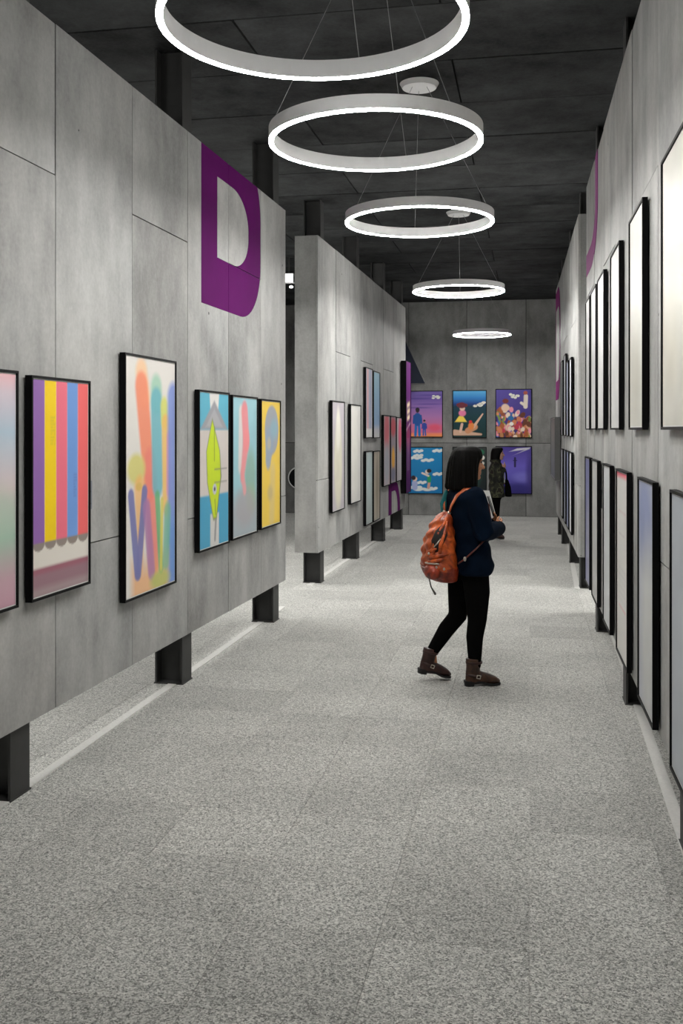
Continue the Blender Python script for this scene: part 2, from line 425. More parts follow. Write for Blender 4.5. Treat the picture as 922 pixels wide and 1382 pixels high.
letter_D(L1, s(6.62), 2.585, 1.42, 1.33, 0.335, 0.37, 0.33, [s(7.21), s(8.06)], [(2.955, s(7.21), s(8.06))])
s = L2['s']; letter_D(L2, s(15.36), -0.62, 1.2, 1.47, 0.3, 0.13, 0.28, [s(15.85)])
s = R1['s']; letter_D(R1, s(9.57)-0.62, 3.12, s(8.28)-s(9.57)+0.62, 1.3, 0.3, 0.2, 0.22, [s(8.65)], mat='mauve')
s = R2['s']; letter_D(R2, -0.15, 2.18, s(15.3)+0.15, 1.75, 0.25, 0.3, 0.16, [s(15.9)], mat='magenta')

# ------------------------------------------------------------ printed pictures
class Art:
    def __init__(s, nx, ny, bg):
        s.nx, s.ny = nx, ny
        s.X, s.Y = np.meshgrid(np.linspace(0, 1, nx+1), np.linspace(0, 1, ny+1))
        s.img = np.zeros((ny+1, nx+1, 3)); s.img[:] = lin(bg)
    def put(s, m, col, a=1.0):
        m = np.clip(m, 0, 1)[..., None]*a; s.img = s.img*(1-m)+np.array(lin(col))*m; return s
    def grad(s, stops):
        ys_ = [p for p, _ in stops]; cs = np.array([lin(c) for _, c in stops])
        for k in range(3): s.img[..., k] = np.interp(s.Y, ys_, cs[:, k])
        return s
    def ell(s, cx, cy, rx, ry, col, soft=0.15, a=1.0, ang=0):
        t = math.radians(ang); dx, dy = s.X-cx, s.Y-cy
        u = (dx*math.cos(t)+dy*math.sin(t))/rx; v = (-dx*math.sin(t)+dy*math.cos(t))/ry
        return s.put((1-np.sqrt(u*u+v*v))/soft+0.5, col, a)
    def cap(s, x0, y0, x1, y1, r, col, soft=0.3, a=1.0, asp=1.0, r1=None):
        ax, ay, bx, by = x0, y0*asp, x1, y1*asp; px, py = s.X, s.Y*asp
        t = np.clip(((px-ax)*(bx-ax)+(py-ay)*(by-ay))/max(1e-9, (bx-ax)**2+(by-ay)**2), 0, 1)
        d = np.hypot(px-ax-t*(bx-ax), py-ay-t*(by-ay)); rr = r+(0 if r1 is None else (r1-r)*t)
        return s.put((rr-d)/(r*soft)+0.5, col, a)
    def rect(s, x0, x1, y0, y1, col, soft=0.012, a=1.0):
        m = np.minimum(np.minimum((s.X-x0), (x1-s.X))/soft+0.5, np.minimum((s.Y-y0), (y1-s.Y))/soft+0.5)
        return s.put(m, col, a)
    def tri(s, p, col, a=1.0, soft=0.02):
        m = np.full_like(s.X, 9.0); n = len(p)
        ar = sum(p[i][0]*p[(i+1) % n][1]-p[(i+1) % n][0]*p[i][1] for i in range(n)); sg = 1 if ar > 0 else -1
        for i in range(n):
            (xa, ya), (xb, yb) = p[i], p[(i+1) % n]; l = math.hypot(xb-xa, yb-ya)
            m = np.minimum(m, sg*((xb-xa)*(s.Y-ya)-(yb-ya)*(s.X-xa))/l)
        return s.put(m/soft+0.5, col, a)
    def speckle(s, amt, cells=9, seed=0):
        r = np.random.RandomState(seed).rand(cells*2, cells)
        iy = np.clip(s.Y*(cells*2-1), 0, cells*2-1.001); ix = np.clip(s.X*(cells-1), 0, cells-1.001)
        y0, x0 = iy.astype(int), ix.astype(int); fy, fx = iy-y0, ix-x0
        v = r[y0, x0]*(1-fx)*(1-fy)+r[y0, x0+1]*fx*(1-fy)+r[y0+1, x0]*(1-fx)*fy+r[y0+1, x0+1]*fx*fy
        s.img = np.clip(s.img*(1+(v[..., None]-0.5)*2*amt), 0, 1); return s
    def marks(s, x0, x1, y0, y1, nl, col, seed=0, a=0.8, h=0.35):
        """rows of unreadably small print"""
        rnd = random.Random(seed); dy = (y1-y0)/nl
        for k in range(nl):
            x = x0
            while x < x1:
                w = rnd.uniform(0.03, 0.09); s.rect(x, min(x+w, x1), y0+k*dy, y0+k*dy+dy*h, col, 0.012, a); x += w+0.025
        return s
    def mesh(s, w, h):
        nx, ny = s.nx, s.ny
        co = np.stack([(s.X-0.5)*w, np.zeros_like(s.X), s.Y*h], -1).reshape(-1, 3)
        i = np.arange((ny+1)*(nx+1)).reshape(ny+1, nx+1)
        f = np.stack([i[:-1, :-1], i[:-1, 1:], i[1:, 1:], i[1:, :-1]], -1).reshape(-1, 4)
        me = bpy.data.meshes.new('print'); me.from_pydata(co.tolist(), [], f.tolist())
        at = me.attributes.new('ink', 'FLOAT_COLOR', 'POINT')
        at.data.foreach_set('color', np.concatenate([s.img.reshape(-1, 3), np.ones((co.shape[0], 1))], 1).astype(np.float32).ravel())
        me.materials.append(M['print']); return me

def poster(world, ang, w, h, art, label, cat='poster', d=0.035, rim=0.012, matw=0.006, frame='black', name='framed_poster', group=None, gap=0.012):
    e = empty(name, world, ang); tag(e, label, cat, group)
    bm = nb(); x = w/2
    for (x0, x1, z0, z1) in ((-x, -x+rim, 0, h), (x-rim, x, 0, h), (-x+rim, x-rim, 0, rim), (-x+rim, x-rim, h-rim, h)):
        box(bm, x0, x1, -d-gap, -gap, z0, z1)
    obj('frame', bm, M[frame], e)
    bm = nb(); box(bm, -x+rim*0.5, x-rim*0.5, -d-gap+0.008, -gap+0.0005, rim*0.5, h-rim*0.5); obj('backing', bm, M['mat'], e)
    if gap > 0.002:
        bm = nb()
        box(bm, -x*0.8, x*0.8, -gap-0.001, 0.003, h*0.6, h*0.8)
        obj('hanging_batten', bm, M['black'], e)
    pw, ph = w-2*rim-2*matw, h-2*rim-2*matw
    o = obj('print', art.mesh(pw, ph), None, e); o.location = (0, -d-gap+0.0072, rim+matw)
    return e

def hang(W, ya, yb, z0, z1, art, label, **kw):
    a, b = sorted((W['s'](ya), W['s'](yb)))
    loc = W['M'] @ Vector(((a+b)/2, 0, z0))
    return poster(loc, W['ang'], b-a, z1-z0, art, label, **kw)

# -- near left partition
A = Art(30, 80, (210, 200, 205)).grad([(0, (205, 160, 175)), (0.12, (205, 170, 180)), (0.3, (170, 200, 180)), (0.5, (225, 205, 205)), (0.75, (185, 205, 220)), (0.92, (220, 205, 215)), (1, (240, 190, 195))])
A.ell(0.7, 0.4, 0.4, 0.12, (180, 205, 185), 0.8, 0.6)
hang(L1, 3.44, 4.14, 0.90, 1.965, A, 'framed poster of soft pastel pink, blue and green blur on the D partition')
A = Art(100, 150, (232, 226, 216))
for i, c_ in enumerate([(150, 105, 178), (255, 216, 8), (244, 118, 138), (116, 160, 226), (250, 112, 112)]):
    A.ell(0.1+0.2*i, 0.242, 0.1, 0.036, (150, 138, 130), 0.12)
    A.rect(0.2*i, 0.2*i+0.2, 0.245, 1.2, c_, 0.006)
A.rect(-1, 2, -1, 0.125, (158, 122, 132), 0.01).rect(-1, 2, 0.10, 0.127, (168, 92, 112), 0.02, 0.7).rect(-1, 2, -1, 0.035, (178, 158, 160), 0.03, 0.8)
A.marks(0.30, 0.38, 0.70, 0.84, 9, (214, 196, 60), 3, 0.7).marks(0.72, 0.78, 0.44, 0.56, 8, (100, 120, 190), 4, 0.7)
hang(L1, 4.255, 4.85, 0.90, 1.953, A, 'framed poster of five coloured vertical stripes with scalloped ends above a cream band')
A = Art(90, 170, (233, 229, 223))
A.cap(0.30, 0.94, 0.36, 0.84, 0.11, (250, 205, 160), 0.5, 0.9, 1.8).cap(0.30, 0.88, 0.47, 0.45, 0.12, (250, 150, 116), 0.35, 0.95, 1.8).cap(0.47, 0.55, 0.55, 0.12, 0.12, (246, 140, 125), 0.5, 0.9, 1.8)
A.cap(0.60, 0.88, 0.61, 0.82, 0.11, (170, 215, 190), 0.5, 0.9, 1.8).cap(0.60, 0.82, 0.63, 0.46, 0.115, (112, 188, 200), 0.4, 0.9, 1.8)
A.cap(0.77, 0.80, 0.78, 0.74, 0.08, (222, 225, 110), 0.5, 0.9, 1.8).cap(0.80, 0.72, 0.82, 0.35, 0.085, (246, 200, 110), 0.4, 0.9, 1.8).cap(0.87, 0.66, 0.86, 0.42, 0.05, (240, 160, 180), 0.6, 0.8, 1.8)
A.cap(0.97, 0.84, 0.98, 0.02, 0.13, (128, 152, 222), 0.5, 0.9, 1.8).rect(0.80, 1.1, 0.0, 0.30, (110, 160, 222), 0.12, 0.75)
A.ell(0.20, 0.53, 0.17, 0.065, (222, 214, 130), 0.4, 0.95).ell(0.25, 0.455, 0.06, 0.018, (130, 190, 90), 0.5)
A.rect(0.12, 0.85, -0.2, 0.12, (246, 182, 116), 0.12, 0.8)
A.cap(0.27, 0.44, 0.28, 0.1, 0.11, (248, 190, 110), 0.5, 0.8, 1.8, 0.04)
A.cap(0.10, 0.42, 0.22, 0.09, 0.055, (122, 124, 180), 0.4, 0.95, 1.8).cap(0.36, 0.43, 0.24, 0.09, 0.055, (122, 124, 180), 0.4, 0.95, 1.8)
A.cap(0.40, 0.36, 0.50, 0.08, 0.07, (176, 128, 178), 0.5, 0.85, 1.8).cap(0.62, 0.40, 0.70, 0.08, 0.05, (110, 188, 132), 0.5, 0.9, 1.8).cap(0.72, 0.38, 0.70, 0.08, 0.03, (225, 215, 100), 0.5, 0.9, 1.8)
A.cap(0.84, 0.33, 0.80, 0.10, 0.07, (120, 192, 150), 0.6, 0.75, 1.8).ell(0.68, 0.03, 0.2, 0.04, (190, 205, 110), 0.6, 0.8)
hang(L1, 5.275, 6.05, 0.725, 2.136, A, 'tall framed poster of overlapping translucent rainbow brush strokes on white')
A = Art(80, 130, (214, 206, 200))
A.rect(-1, 2, 0.76, 2, (98, 182, 206)).rect(-1, 2, -1, 0.335, (78, 166, 202)).tri([(0.3, 1.1), (0.7, 1.1), (0.62, 0.85), (0.38, 0.85)], (226, 224, 220))
A.tri([(0.03, 0.765), (0.97, 0.765), (0.5, 0.955)], (160, 160, 166)).tri([(0.2, 0.78), (0.8, 0.78), (0.5, 0.9)], (176, 176, 180))
A.rect(0.36, 0.66, -1, 0.21, (216, 214, 210)).tri([(0.22, 0.62), (0.43, 0.84), (0.70, 0.62), (0.75, 0.45), (0.58, 0.165), (0.46, 0.165), (0.25, 0.42)], (120, 128, 90))
A.tri([(0.24, 0.62), (0.43, 0.825), (0.68, 0.62), (0.72, 0.45), (0.57, 0.18), (0.47, 0.18), (0.27, 0.42)], (204, 226, 44))
A.cap(0.50, 0.78, 0.50, 0.56, 0.012, (130, 150, 60), 0.5, 0.9, 1.6).cap(0.52, 0.30, 0.54, 0.2, 0.012, (130, 150, 60), 0.5, 0.9, 1.6).ell(0.51, 0.37, 0.07, 0.035, (200, 205, 215), 0.2).ell(0.51, 0.37, 0.03, 0.015, (70, 70, 90), 0.3)
A.rect(0.5, 0.95, 0.497, 0.503, (130, 130, 120)).rect(0.5, 0.95, 0.41, 0.416, (130, 130, 120)).cap(0.55, 0.16, 0.52, 0.04, 0.03, (150, 150, 150), 0.5, 0.9, 1.6)
hang(L1, 6.465, 7.11, 0.862, 1.974, A, 'framed blue poster with lime green leaf shape under a grey gable')
A = Art(60, 100, (160, 206, 216))
A.rect(-1, 2, -1, 0.28, (176, 176, 180), 0.2, 0.75).ell(0.72, 0.42, 0.24, 0.2, (150, 186, 168), 0.6, 0.8).ell(0.75, 0.25, 0.2, 0.1, (170, 200, 150), 0.8, 0.6).ell(0.5, 0.2, 0.4, 0.14, (176, 172, 176), 0.6, 0.8)
A.cap(0.33, 0.9, 0.30, 0.5, 0.08, (235, 220, 215), 0.6, 0.8, 1.6).cap(0.48, 0.90, 0.55, 0.68, 0.13, (246, 146, 150), 0.4, 0.9, 1.6).cap(0.55, 0.7, 0.38, 0.42, 0.13, (246, 150, 152), 0.5, 0.9, 1.6, 0.07).cap(0.38, 0.45, 0.48, 0.33, 0.07, (240, 160, 160), 0.6, 0.8, 1.6)
hang(L1, 7.18, 7.825, 0.868, 1.963, A, 'framed pale blue poster with drifting coral red ribbon shape')
A = Art(60, 100, (250, 214, 88))
A.ell(0.55, 0.77, 0.37, 0.2, (172, 176, 184), 0.12).cap(0.42, 0.66, 0.36, 0.54, 0.22, (160, 176, 196), 0.3, 0.95, 1.6, 0.14).ell(0.68, 0.78, 0.2, 0.08, (150, 190, 205), 0.7, 0.8).ell(0.4, 0.66, 0.1, 0.05, (200, 196, 180), 0.7, 0.8)
A.cap(0.6, 0.42, 0.55, 0.06, 0.14, (226, 204, 150), 0.8, 0.6, 1.6).ell(0.45, 0.26, 0.14, 0.06, (196, 180, 150), 0.8, 0.5)
hang(L1, 7.925, 8.52, 0.875, 1.955, A, 'framed yellow poster with big grey blue question-mark-like cloud')

def card(W, y, z0, z1, w, label):
    loc = W['M'] @ Vector((W['s'](y), 0, z0)); e = empty('caption_card', loc, W['ang']); tag(e, label, 'label')
    bm = nb(); box(bm, -w/2, w/2, -0.006, 0.003, 0, z1-z0); obj('plate', bm, M['card'], e)
    bm = nb()
    for i in range(5): box(bm, -w*0.38, w*(0.35-0.1*(i % 3)), -0.0066, -0.0055, (z1-z0)*(0.18+0.14*i), (z1-z0)*(0.22+0.14*i))
    obj('printed_lines', bm, M['ink'], e)
card(L1, 4.905, 1.28, 1.43, 0.085, 'small grey caption card beside the striped poster')
card(L1, 6.105, 1.28, 1.42, 0.085, 'small grey caption card beside the rainbow brush stroke poster')

# -- far left partition
def pale(seed, bg, blobs=(), nx=40, ny=70):
    A = Art(nx, ny, bg)
    for b_ in blobs: A.ell(*b_)
    return A.speckle(0.05, 7, seed)
hang(L2, 11.1, 11.80, 0.75, 2.035, pale(1, (186, 180, 186), [(0.5, 0.42, 0.33, 0.42, (214, 210, 190), 0.4), (0.5, 0.75, 0.18, 0.2, (225, 222, 210), 0.5)]), 'framed grey lilac poster with pale cream flame shape')
hang(L2, 12.17, 12.85, 0.77, 2.02, pale(2, (216, 214, 210), [(0.4, 0.5, 0.3, 0.5, (226, 224, 216), 0.8)]), 'framed almost plain off-white poster beside the cream flame poster')
A = Art(40, 60, (190, 186, 200)); A.rect(0.2, 0.4, -1, 2, (222, 170, 168), 0.1).rect(0.6, 0.8, -1, 2, (160, 170, 195), 0.1).rect(-1, 2, -1, 0.12, (225, 222, 220))
hang(L2, 13.2, 13.72, 1.585, 2.545, A, 'framed poster with faded pink and lilac stripes, upper half of a block of four')
A = Art(40, 60, (150, 190, 220)).grad([(0, (215, 215, 215)), (0.12, (205, 205, 215)), (0.2, (150, 180, 215)), (1, (165, 205, 225))])
hang(L2, 13.8, 14.33, 1.58, 2.53, A, 'framed light blue poster, upper half of a block of four')
hang(L2, 13.2, 13.72, 0.405, 1.41, pale(5, (176, 186, 184), [(0.5, 0.7, 0.4, 0.4, (190, 206, 206), 0.8)]), 'framed grey green poster directly under the pink striped one')
hang(L2, 13.8, 14.33, 0.405, 1.40, pale(6, (188, 180, 164), [(0.6, 0.5, 0.25, 0.45, (160, 148, 128), 0.8)]), 'framed beige poster directly under the light blue one')
hang(L2, 14.65, 15.26, 0.85, 1.92, pale(7, (206, 186, 190), [(0.5, 0.8, 0.4, 0.3, (222, 120, 130), 0.5), (0.5, 0.3, 0.4, 0.3, (190, 190, 198), 0.6)]), 'framed poster red in its upper part, first of three in a tight row')
hang(L2, 15.32, 15.86, 0.86, 1.915, pale(8, (170, 160, 170), [(0.5, 0.85, 0.5, 0.15, (200, 90, 100), 0.5), (0.5, 0.36, 0.3, 0.18, (240, 180, 60), 0.5), (0.5, 0.12, 0.4, 0.1, (130, 130, 150), 0.5)]), 'framed poster with orange patch, middle of three in a tight row')
hang(L2, 15.92, 16.48, 0.86, 1.905, pale(9, (200, 194, 198), [(0.7, 0.75, 0.35, 0.28, (230, 110, 140), 0.5)]), 'framed poster with pink patch on grey, last of three beside purple banner')
A = Art(60, 150, (92, 20, 100)).grad([(0, (78, 14, 92)), (0.6, (96, 24, 106)), (1, (104, 28, 112))])
for k in range(3): A.tri([(0.25, 0.645-0.05*k), (0.80, 0.665-0.05*k), (0.80, 0.70-0.05*k), (0.25, 0.68-0.05*k)], (246, 226, 190))
A.tri([(0.1, 0.47), (0.95, 0.53), (0.95, 0.54), (0.1, 0.483)], (226, 190, 220)).ell(0.5, 0.42, 0.35, 0.08, (190, 60, 90), 0.9, 0.5)
for k in range(5): A.marks(0.25+0.11*k, 0.30+0.11*k, 0.17, 0.42, 18, (190, 160, 200), 20+k, 0.7, 0.6)
hang(L2, 16.60, 17.18, 0.63, 2.86, A, 'tall purple information banner with three cream slashes and small white text', cat='banner', d=0.09, rim=0.006, matw=0.0, frame='black', name='information_banner')

# -- near right partition: upper and lower rows, read from the lettered end
names = ['sixth', 'fifth', 'fourth', 'third', 'second', 'first']
up = [(3.72, 4.45), (5.087, 5.70), (6.224, 6.807), (7.324, 7.90), (8.05, 8.60), (8.74, 9.22)]
up_c = [((214, 212, 202), [(0.3, 0.35, 0.3, 0.2, (210, 206, 190), 0.9)]), ((206, 206, 198), [(0.4, 0.3, 0.35, 0.25, (196, 194, 182), 0.9)]), ((206, 206, 205), []),
        ((202, 202, 200), [(0.5, 0.4, 0.3, 0.3, (214, 214, 214), 0.9)]), ((202, 202, 201), []), ((200, 200, 199), [])]
for i, ((a, b), (bg, bl)) in enumerate(zip(up, up_c)):
    hang(R1, a, b, 1.70, 2.845, pale(30+i, bg, bl), 'upper-row near-white framed poster, %s along its partition from the mauve letter' % names[i], d=0.028, gap=0.008, group='upper row posters on the mauve letter partition')
lo = [(3.50, 4.20), (4.709, 5.29), (5.785, 6.417), (6.828, 7.383), (7.884, 8.487), (8.72, 9.30)]
lo_l = ['lower-row framed cool grey poster, sixth along its partition from the mauve letter', 'lower-row framed blue grey hazy poster on the mauve letter partition', 'lower-row framed white poster with red heading line at its top',
        'lower-row framed pale grey poster, third along its partition from the mauve letter', 'lower-row framed warm grey poster, second along its partition from the mauve letter', 'lower-row framed navy violet poster beneath the mauve letter']
lo_a = [pale(41, (178, 184, 192)), pale(42, (178, 182, 192), [(0.4, 0.85, 0.5, 0.2, (140, 150, 185), 0.9), (0.6, 0.3, 0.4, 0.4, (196, 198, 196), 0.9)]),
        Art(50, 80, (214, 212, 208)), pale(44, (196, 198, 200)), pale(45, (176, 176, 174)), pale(46, (110, 112, 150), [(0.6, 0.3, 0.4, 0.4, (140, 140, 160), 0.8)])]
lo_a[2].rect(-1, 2, 0.975, 1.01, (226, 110, 125)).marks(0.15, 0.85, 0.78, 0.80, 1, (190, 130, 140), 1).marks(0.2, 0.7, 0.66, 0.68, 1, (180, 170, 175), 2).marks(0.2, 0.8, 0.3, 0.5, 6, (190, 188, 190), 3, 0.6).marks(0.2, 0.8, 0.26, 0.275, 1, (220, 120, 130), 4)
for (a, b), lb, ar in zip(lo, lo_l, lo_a):
    hang(R1, a, b, 0.335, 1.46, ar, lb, d=0.028, gap=0.008, group='lower row posters on the mauve letter partition')

# -- far right partition
up = [(11.63, 12.03), (12.33, 12.75), (12.95, 13.40), (13.75, 14.25)]
ords = ['first', 'second', 'third', 'fourth']
for i, (a, b) in enumerate(up):
    hang(R2, a, b, 1.62, [2.53, 2.54, 2.67, 2.64][i], pale(50+i, [(206, 208, 214), (150, 156, 176), (190, 192, 198), (150, 152, 158)][i]), 'upper-row %s framed poster on the magenta letter partition, %s from the letter' % (['silver white', 'slate blue', 'light grey', 'mid grey'][i], ords[3-i]), d=0.028, group='upper row posters on the magenta letter partition')
for i, (a, b) in enumerate([(11.63, 12.06), (12.24, 12.71), (12.95, 13.40), (13.75, 14.25)]):
    hang(R2, a, b, 0.50, 1.44, pale(60+i, [(216, 218, 222), (130, 136, 166), (150, 154, 172), (196, 198, 204)][i]), 'lower-row %s framed poster on the magenta letter partition, %s from the letter' % (['silver white', 'indigo grey', 'slate grey', 'light grey'][i], ords[3-i]), d=0.028, group='lower row posters on the magenta letter partition')
hang(R2, 15.0, 16.8, 0.95, 1.89, pale(70, (110, 112, 110), [(0.5, 0.5, 0.4, 0.4, (126, 128, 126), 0.8)]), 'wide dark grey framed board below the magenta letter', cat='board', d=0.08, frame='grey_frame', name='wide_framed_board')

# -- end wall, two rows of three
def back(x0, x1, z0, z1, art, label):
    poster(((x0+x1)/2, Y1-0.002, z0), 0, x1-x0, z1-z0, art, label, d=0.03, rim=0.014, matw=0.0, gap=0.003, group='posters on the end wall')
def figure(A, x, y, h, body, skin, hair, legs, asp=1.4):
    A.cap(x-0.1*h, y, x-0.07*h, y+0.42*h, 0.065*h, legs, 0.2, 1, asp).cap(x+0.1*h, y, x+0.07*h, y+0.42*h, 0.065*h, legs, 0.2, 1, asp)
    A.cap(x, y+0.45*h, x, y+0.72*h, 0.15*h, body, 0.2, 1, asp).cap(x-0.16*h, y+0.72*h, x-0.19*h, y+0.45*h, 0.05*h, body, 0.2, 1, asp).cap(x+0.16*h, y+0.72*h, x+0.19*h, y+0.45*h, 0.05*h, body, 0.2, 1, asp)
    A.ell(x, y+0.92*h, 0.09*h, 0.09*h, skin, 0.2).ell(x, y+0.95*h, 0.1*h, 0.075*h, hair, 0.2); return A
def title(A, x, y, w, h, col=(240, 238, 225), seed=0):
    r = random.Random(seed)
    for k in range(7): A.ell(x+r.uniform(-0.45, 0.45)*w, y+r.uniform(-0.35, 0.35)*h, w*0.2, h*0.22, col, 0.2)
    A.marks(x-w*0.4, x+w*0.4, y-h*0.2, y+h*0.3, 2, (60, 60, 90), seed, 0.6)
    return A
A = Art(90, 130, (120, 90, 170)).grad([(0, (240, 150, 90)), (0.06, (245, 140, 100)), (0.1, (220, 110, 140)), (0.45, (176, 120, 180)), (0.7, (140, 105, 180)), (0.85, (110, 85, 165)), (1, (120, 100, 180))])
for k, (y, x) in enumerate([(0.72, 0.6), (0.84, 0.3), (0.64, 0.3), (0.92, 0.7)]): A.ell(x, y, 0.4, 0.012, (80, 60, 140), 0.9, 0.7)
A.ell(0.78, 0.2, 0.2, 0.08, (235, 90, 120), 0.8, 0.9)
figure(A, 0.28, 0.03, 0.60, (24, 84, 160), (60, 40, 50), (40, 30, 40), (20, 110, 190)); figure(A, 0.48, 0.03, 0.34, (50, 70, 160), (220, 170, 150), (50, 30, 50), (50, 90, 170)); title(A, 0.83, 0.88, 0.24, 0.08, seed=1)
back(-2.40, -1.69, 1.55, 2.475, A, 'purple and pink sunset poster with tall and small blue figures seen from behind')
A = Art(90, 130, (10, 50, 60)).grad([(0, (8, 50, 50)), (0.45, (6, 58, 66)), (0.66, (8, 56, 76)), (0.72, (20, 60, 130)), (0.85, (40, 130, 205)), (1, (90, 180, 230))])
A.cap(0.05, 0.10, 0.85, 0.06, 0.09, (216, 176, 150), 0.3, 1, 1.4, 0.03).cap(0.45, 0.14, 0.66, 0.22, 0.09, (214, 150, 110), 0.3, 1, 1.4).cap(0.62, 0.22, 0.90, 0.50, 0.045, (224, 186, 160), 0.3, 1, 1.4, 0.02).ell(0.55, 0.24, 0.09, 0.08, (235, 140, 70), 0.3).ell(0.53, 0.33, 0.05, 0.035, (220, 50, 50), 0.3)
A.cap(0.22, 0.12, 0.27, 0.28, 0.04, (230, 190, 170), 0.3, 1, 1.4).tri([(0.05, 0.33), (0.42, 0.33), (0.30, 0.46), (0.18, 0.46)], (246, 216, 84)).ell(0.28, 0.52, 0.11, 0.07, (238, 130, 170), 0.3).ell(0.28, 0.62, 0.08, 0.05, (235, 200, 180), 0.3).ell(0.26, 0.69, 0.13, 0.065, (110, 36, 50), 0.3).ell(0.15, 0.70, 0.05, 0.035, (110, 36, 50), 0.3).ell(0.39, 0.69, 0.05, 0.035, (110, 36, 50), 0.3)
title(A, 0.80, 0.71, 0.32, 0.12, seed=2)
back(-1.50, -0.83, 1.54, 2.48, A, 'poster with small figure in yellow skirt over dark green beneath blue band')
A = Art(90, 130, (70, 56, 140)).grad([(0, (60, 40, 110)), (1, (84, 70, 160))])
r = random.Random(12); pal = [(176, 96, 50), (226, 170, 130), (240, 220, 200), (150, 80, 50), (214, 130, 90), (240, 150, 170), (110, 60, 40), (236, 200, 170), (60, 110, 180), (120, 150, 70), (200, 60, 80), (190, 130, 80)]
for k in range(130):
    x = r.random(); t = 0.62-0.35*max(0, x-0.35); y = r.random()**1.1*t
    A.ell(x, y, r.uniform(0.04, 0.09), r.uniform(0.025, 0.06), r.choice(pal), 0.3, 1, r.uniform(0, 180))
A.ell(0.27, 0.76, 0.09, 0.05, (120, 46, 40), 0.3).ell(0.26, 0.62, 0.11, 0.08, (240, 205, 180), 0.3).ell(0.42, 0.4, 0.09, 0.05, (40, 110, 170), 0.3).ell(0.44, 0.28, 0.06, 0.04, (245, 235, 225), 0.2)
A.cap(0.84, 0.64, 0.85, 0.86, 0.06, (236, 222, 206), 0.3, 1, 1.4).ell(0.84, 0.93, 0.06, 0.04, (180, 90, 70), 0.3).cap(0.72, 0.72, 0.80, 0.68, 0.04, (236, 222, 206), 0.3, 1, 1.4); title(A, 0.52, 0.87, 0.24, 0.12, seed=3)
back(-0.66, 0.043, 1.54, 2.50, A, 'crowded orange and brown collage poster on indigo')
A = Art(90, 130, (20, 130, 190)).grad([(0, (16, 120, 180)), (0.5, (14, 128, 190)), (1, (24, 140, 200))])
for x, y, w in [(0.3, 0.92, 0.14), (0.22, 0.77, 0.2), (0.3, 0.82, 0.14), (0.57, 0.72, 0.18), (0.88, 0.93, 0.16), (0.88, 0.42, 0.15), (0.4, 0.23, 0.14), (0.2, 0.12, 0.2), (0.5, 0.08, 0.3), (0.72, 0.1, 0.14)]:
    for k in range(4): A.ell(x+(k-1.5)*w*0.45, y+(0.012 if k % 2 else -0.006), w*0.4, 0.03, (226, 232, 230), 0.3)
A.cap(0.60, 0.12, 0.62, 0.22, 0.04, (220, 170, 150), 0.3, 1, 1.4).cap(0.62, 0.27, 0.62, 0.36, 0.055, (40, 160, 100), 0.3, 1, 1.4).cap(0.60, 0.38, 0.42, 0.44, 0.03, (226, 210, 200), 0.3, 1, 1.4).ell(0.57, 0.47, 0.065, 0.045, (236, 216, 200), 0.3).ell(0.62, 0.49, 0.07, 0.045, (40, 26, 30), 0.3)
A.cap(0.2, 0.12, 0.2, 0.22, 0.08, (170, 180, 220), 0.3, 1, 1.4).ell(0.20, 0.31, 0.07, 0.05, (236, 206, 190), 0.3).ell(0.16, 0.335, 0.07, 0.05, (40, 26, 36), 0.3)
back(-2.40, -1.69, 0.425, 1.36, A, 'bright blue poster with white clouds and two small children')
A = Art(90, 130, (24, 40, 36)).grad([(0, (20, 30, 34)), (0.6, (30, 44, 42)), (1, (60, 66, 66))])
A.ell(0.3, 0.93, 0.25, 0.04, (120, 126, 126), 0.7, 0.8).ell(0.85, 0.9, 0.1, 0.06, (40, 110, 80), 0.4).ell(0.88, 0.78, 0.08, 0.05, (226, 220, 210), 0.3).ell(0.86, 0.66, 0.09, 0.04, (226, 220, 210), 0.4).ell(0.5, 0.4, 0.3, 0.3, (50, 90, 80), 0.8, 0.8)
back(-1.50, -0.83, 0.43, 1.362, A, 'dark green poster with white shapes, hidden mostly behind the walking visitor')
A = Art(90, 130, (80, 70, 160)).grad([(0, (50, 40, 120)), (0.4, (104, 96, 196)), (0.6, (110, 96, 200)), (1, (70, 54, 140))])
A.tri([(0.4, 0.90), (0.95, 0.95), (0.98, 0.99), (0.6, 0.965)], (216, 212, 225)).tri([(0.62, 0.86), (0.9, 0.94), (0.86, 0.95)], (216, 212, 225)).cap(0.54, 0.58, 0.54, 0.76, 0.028, (40, 34, 80), 0.3, 1, 1.4).rect(0.48, 0.60, 0.70, 0.715, (40, 34, 80)).ell(0.75, 0.35, 0.25, 0.1, (130, 124, 214), 0.9, 0.7).ell(0.6, 0.1, 0.5, 0.1, (46, 40, 120), 0.8, 0.7).ell(0.98, 0.45, 0.12, 0.4, (60, 46, 120), 0.9, 0.7)
back(-0.66, 0.043, 0.44, 1.38, A, 'violet blue poster with thin dark upright mark and white swoosh')

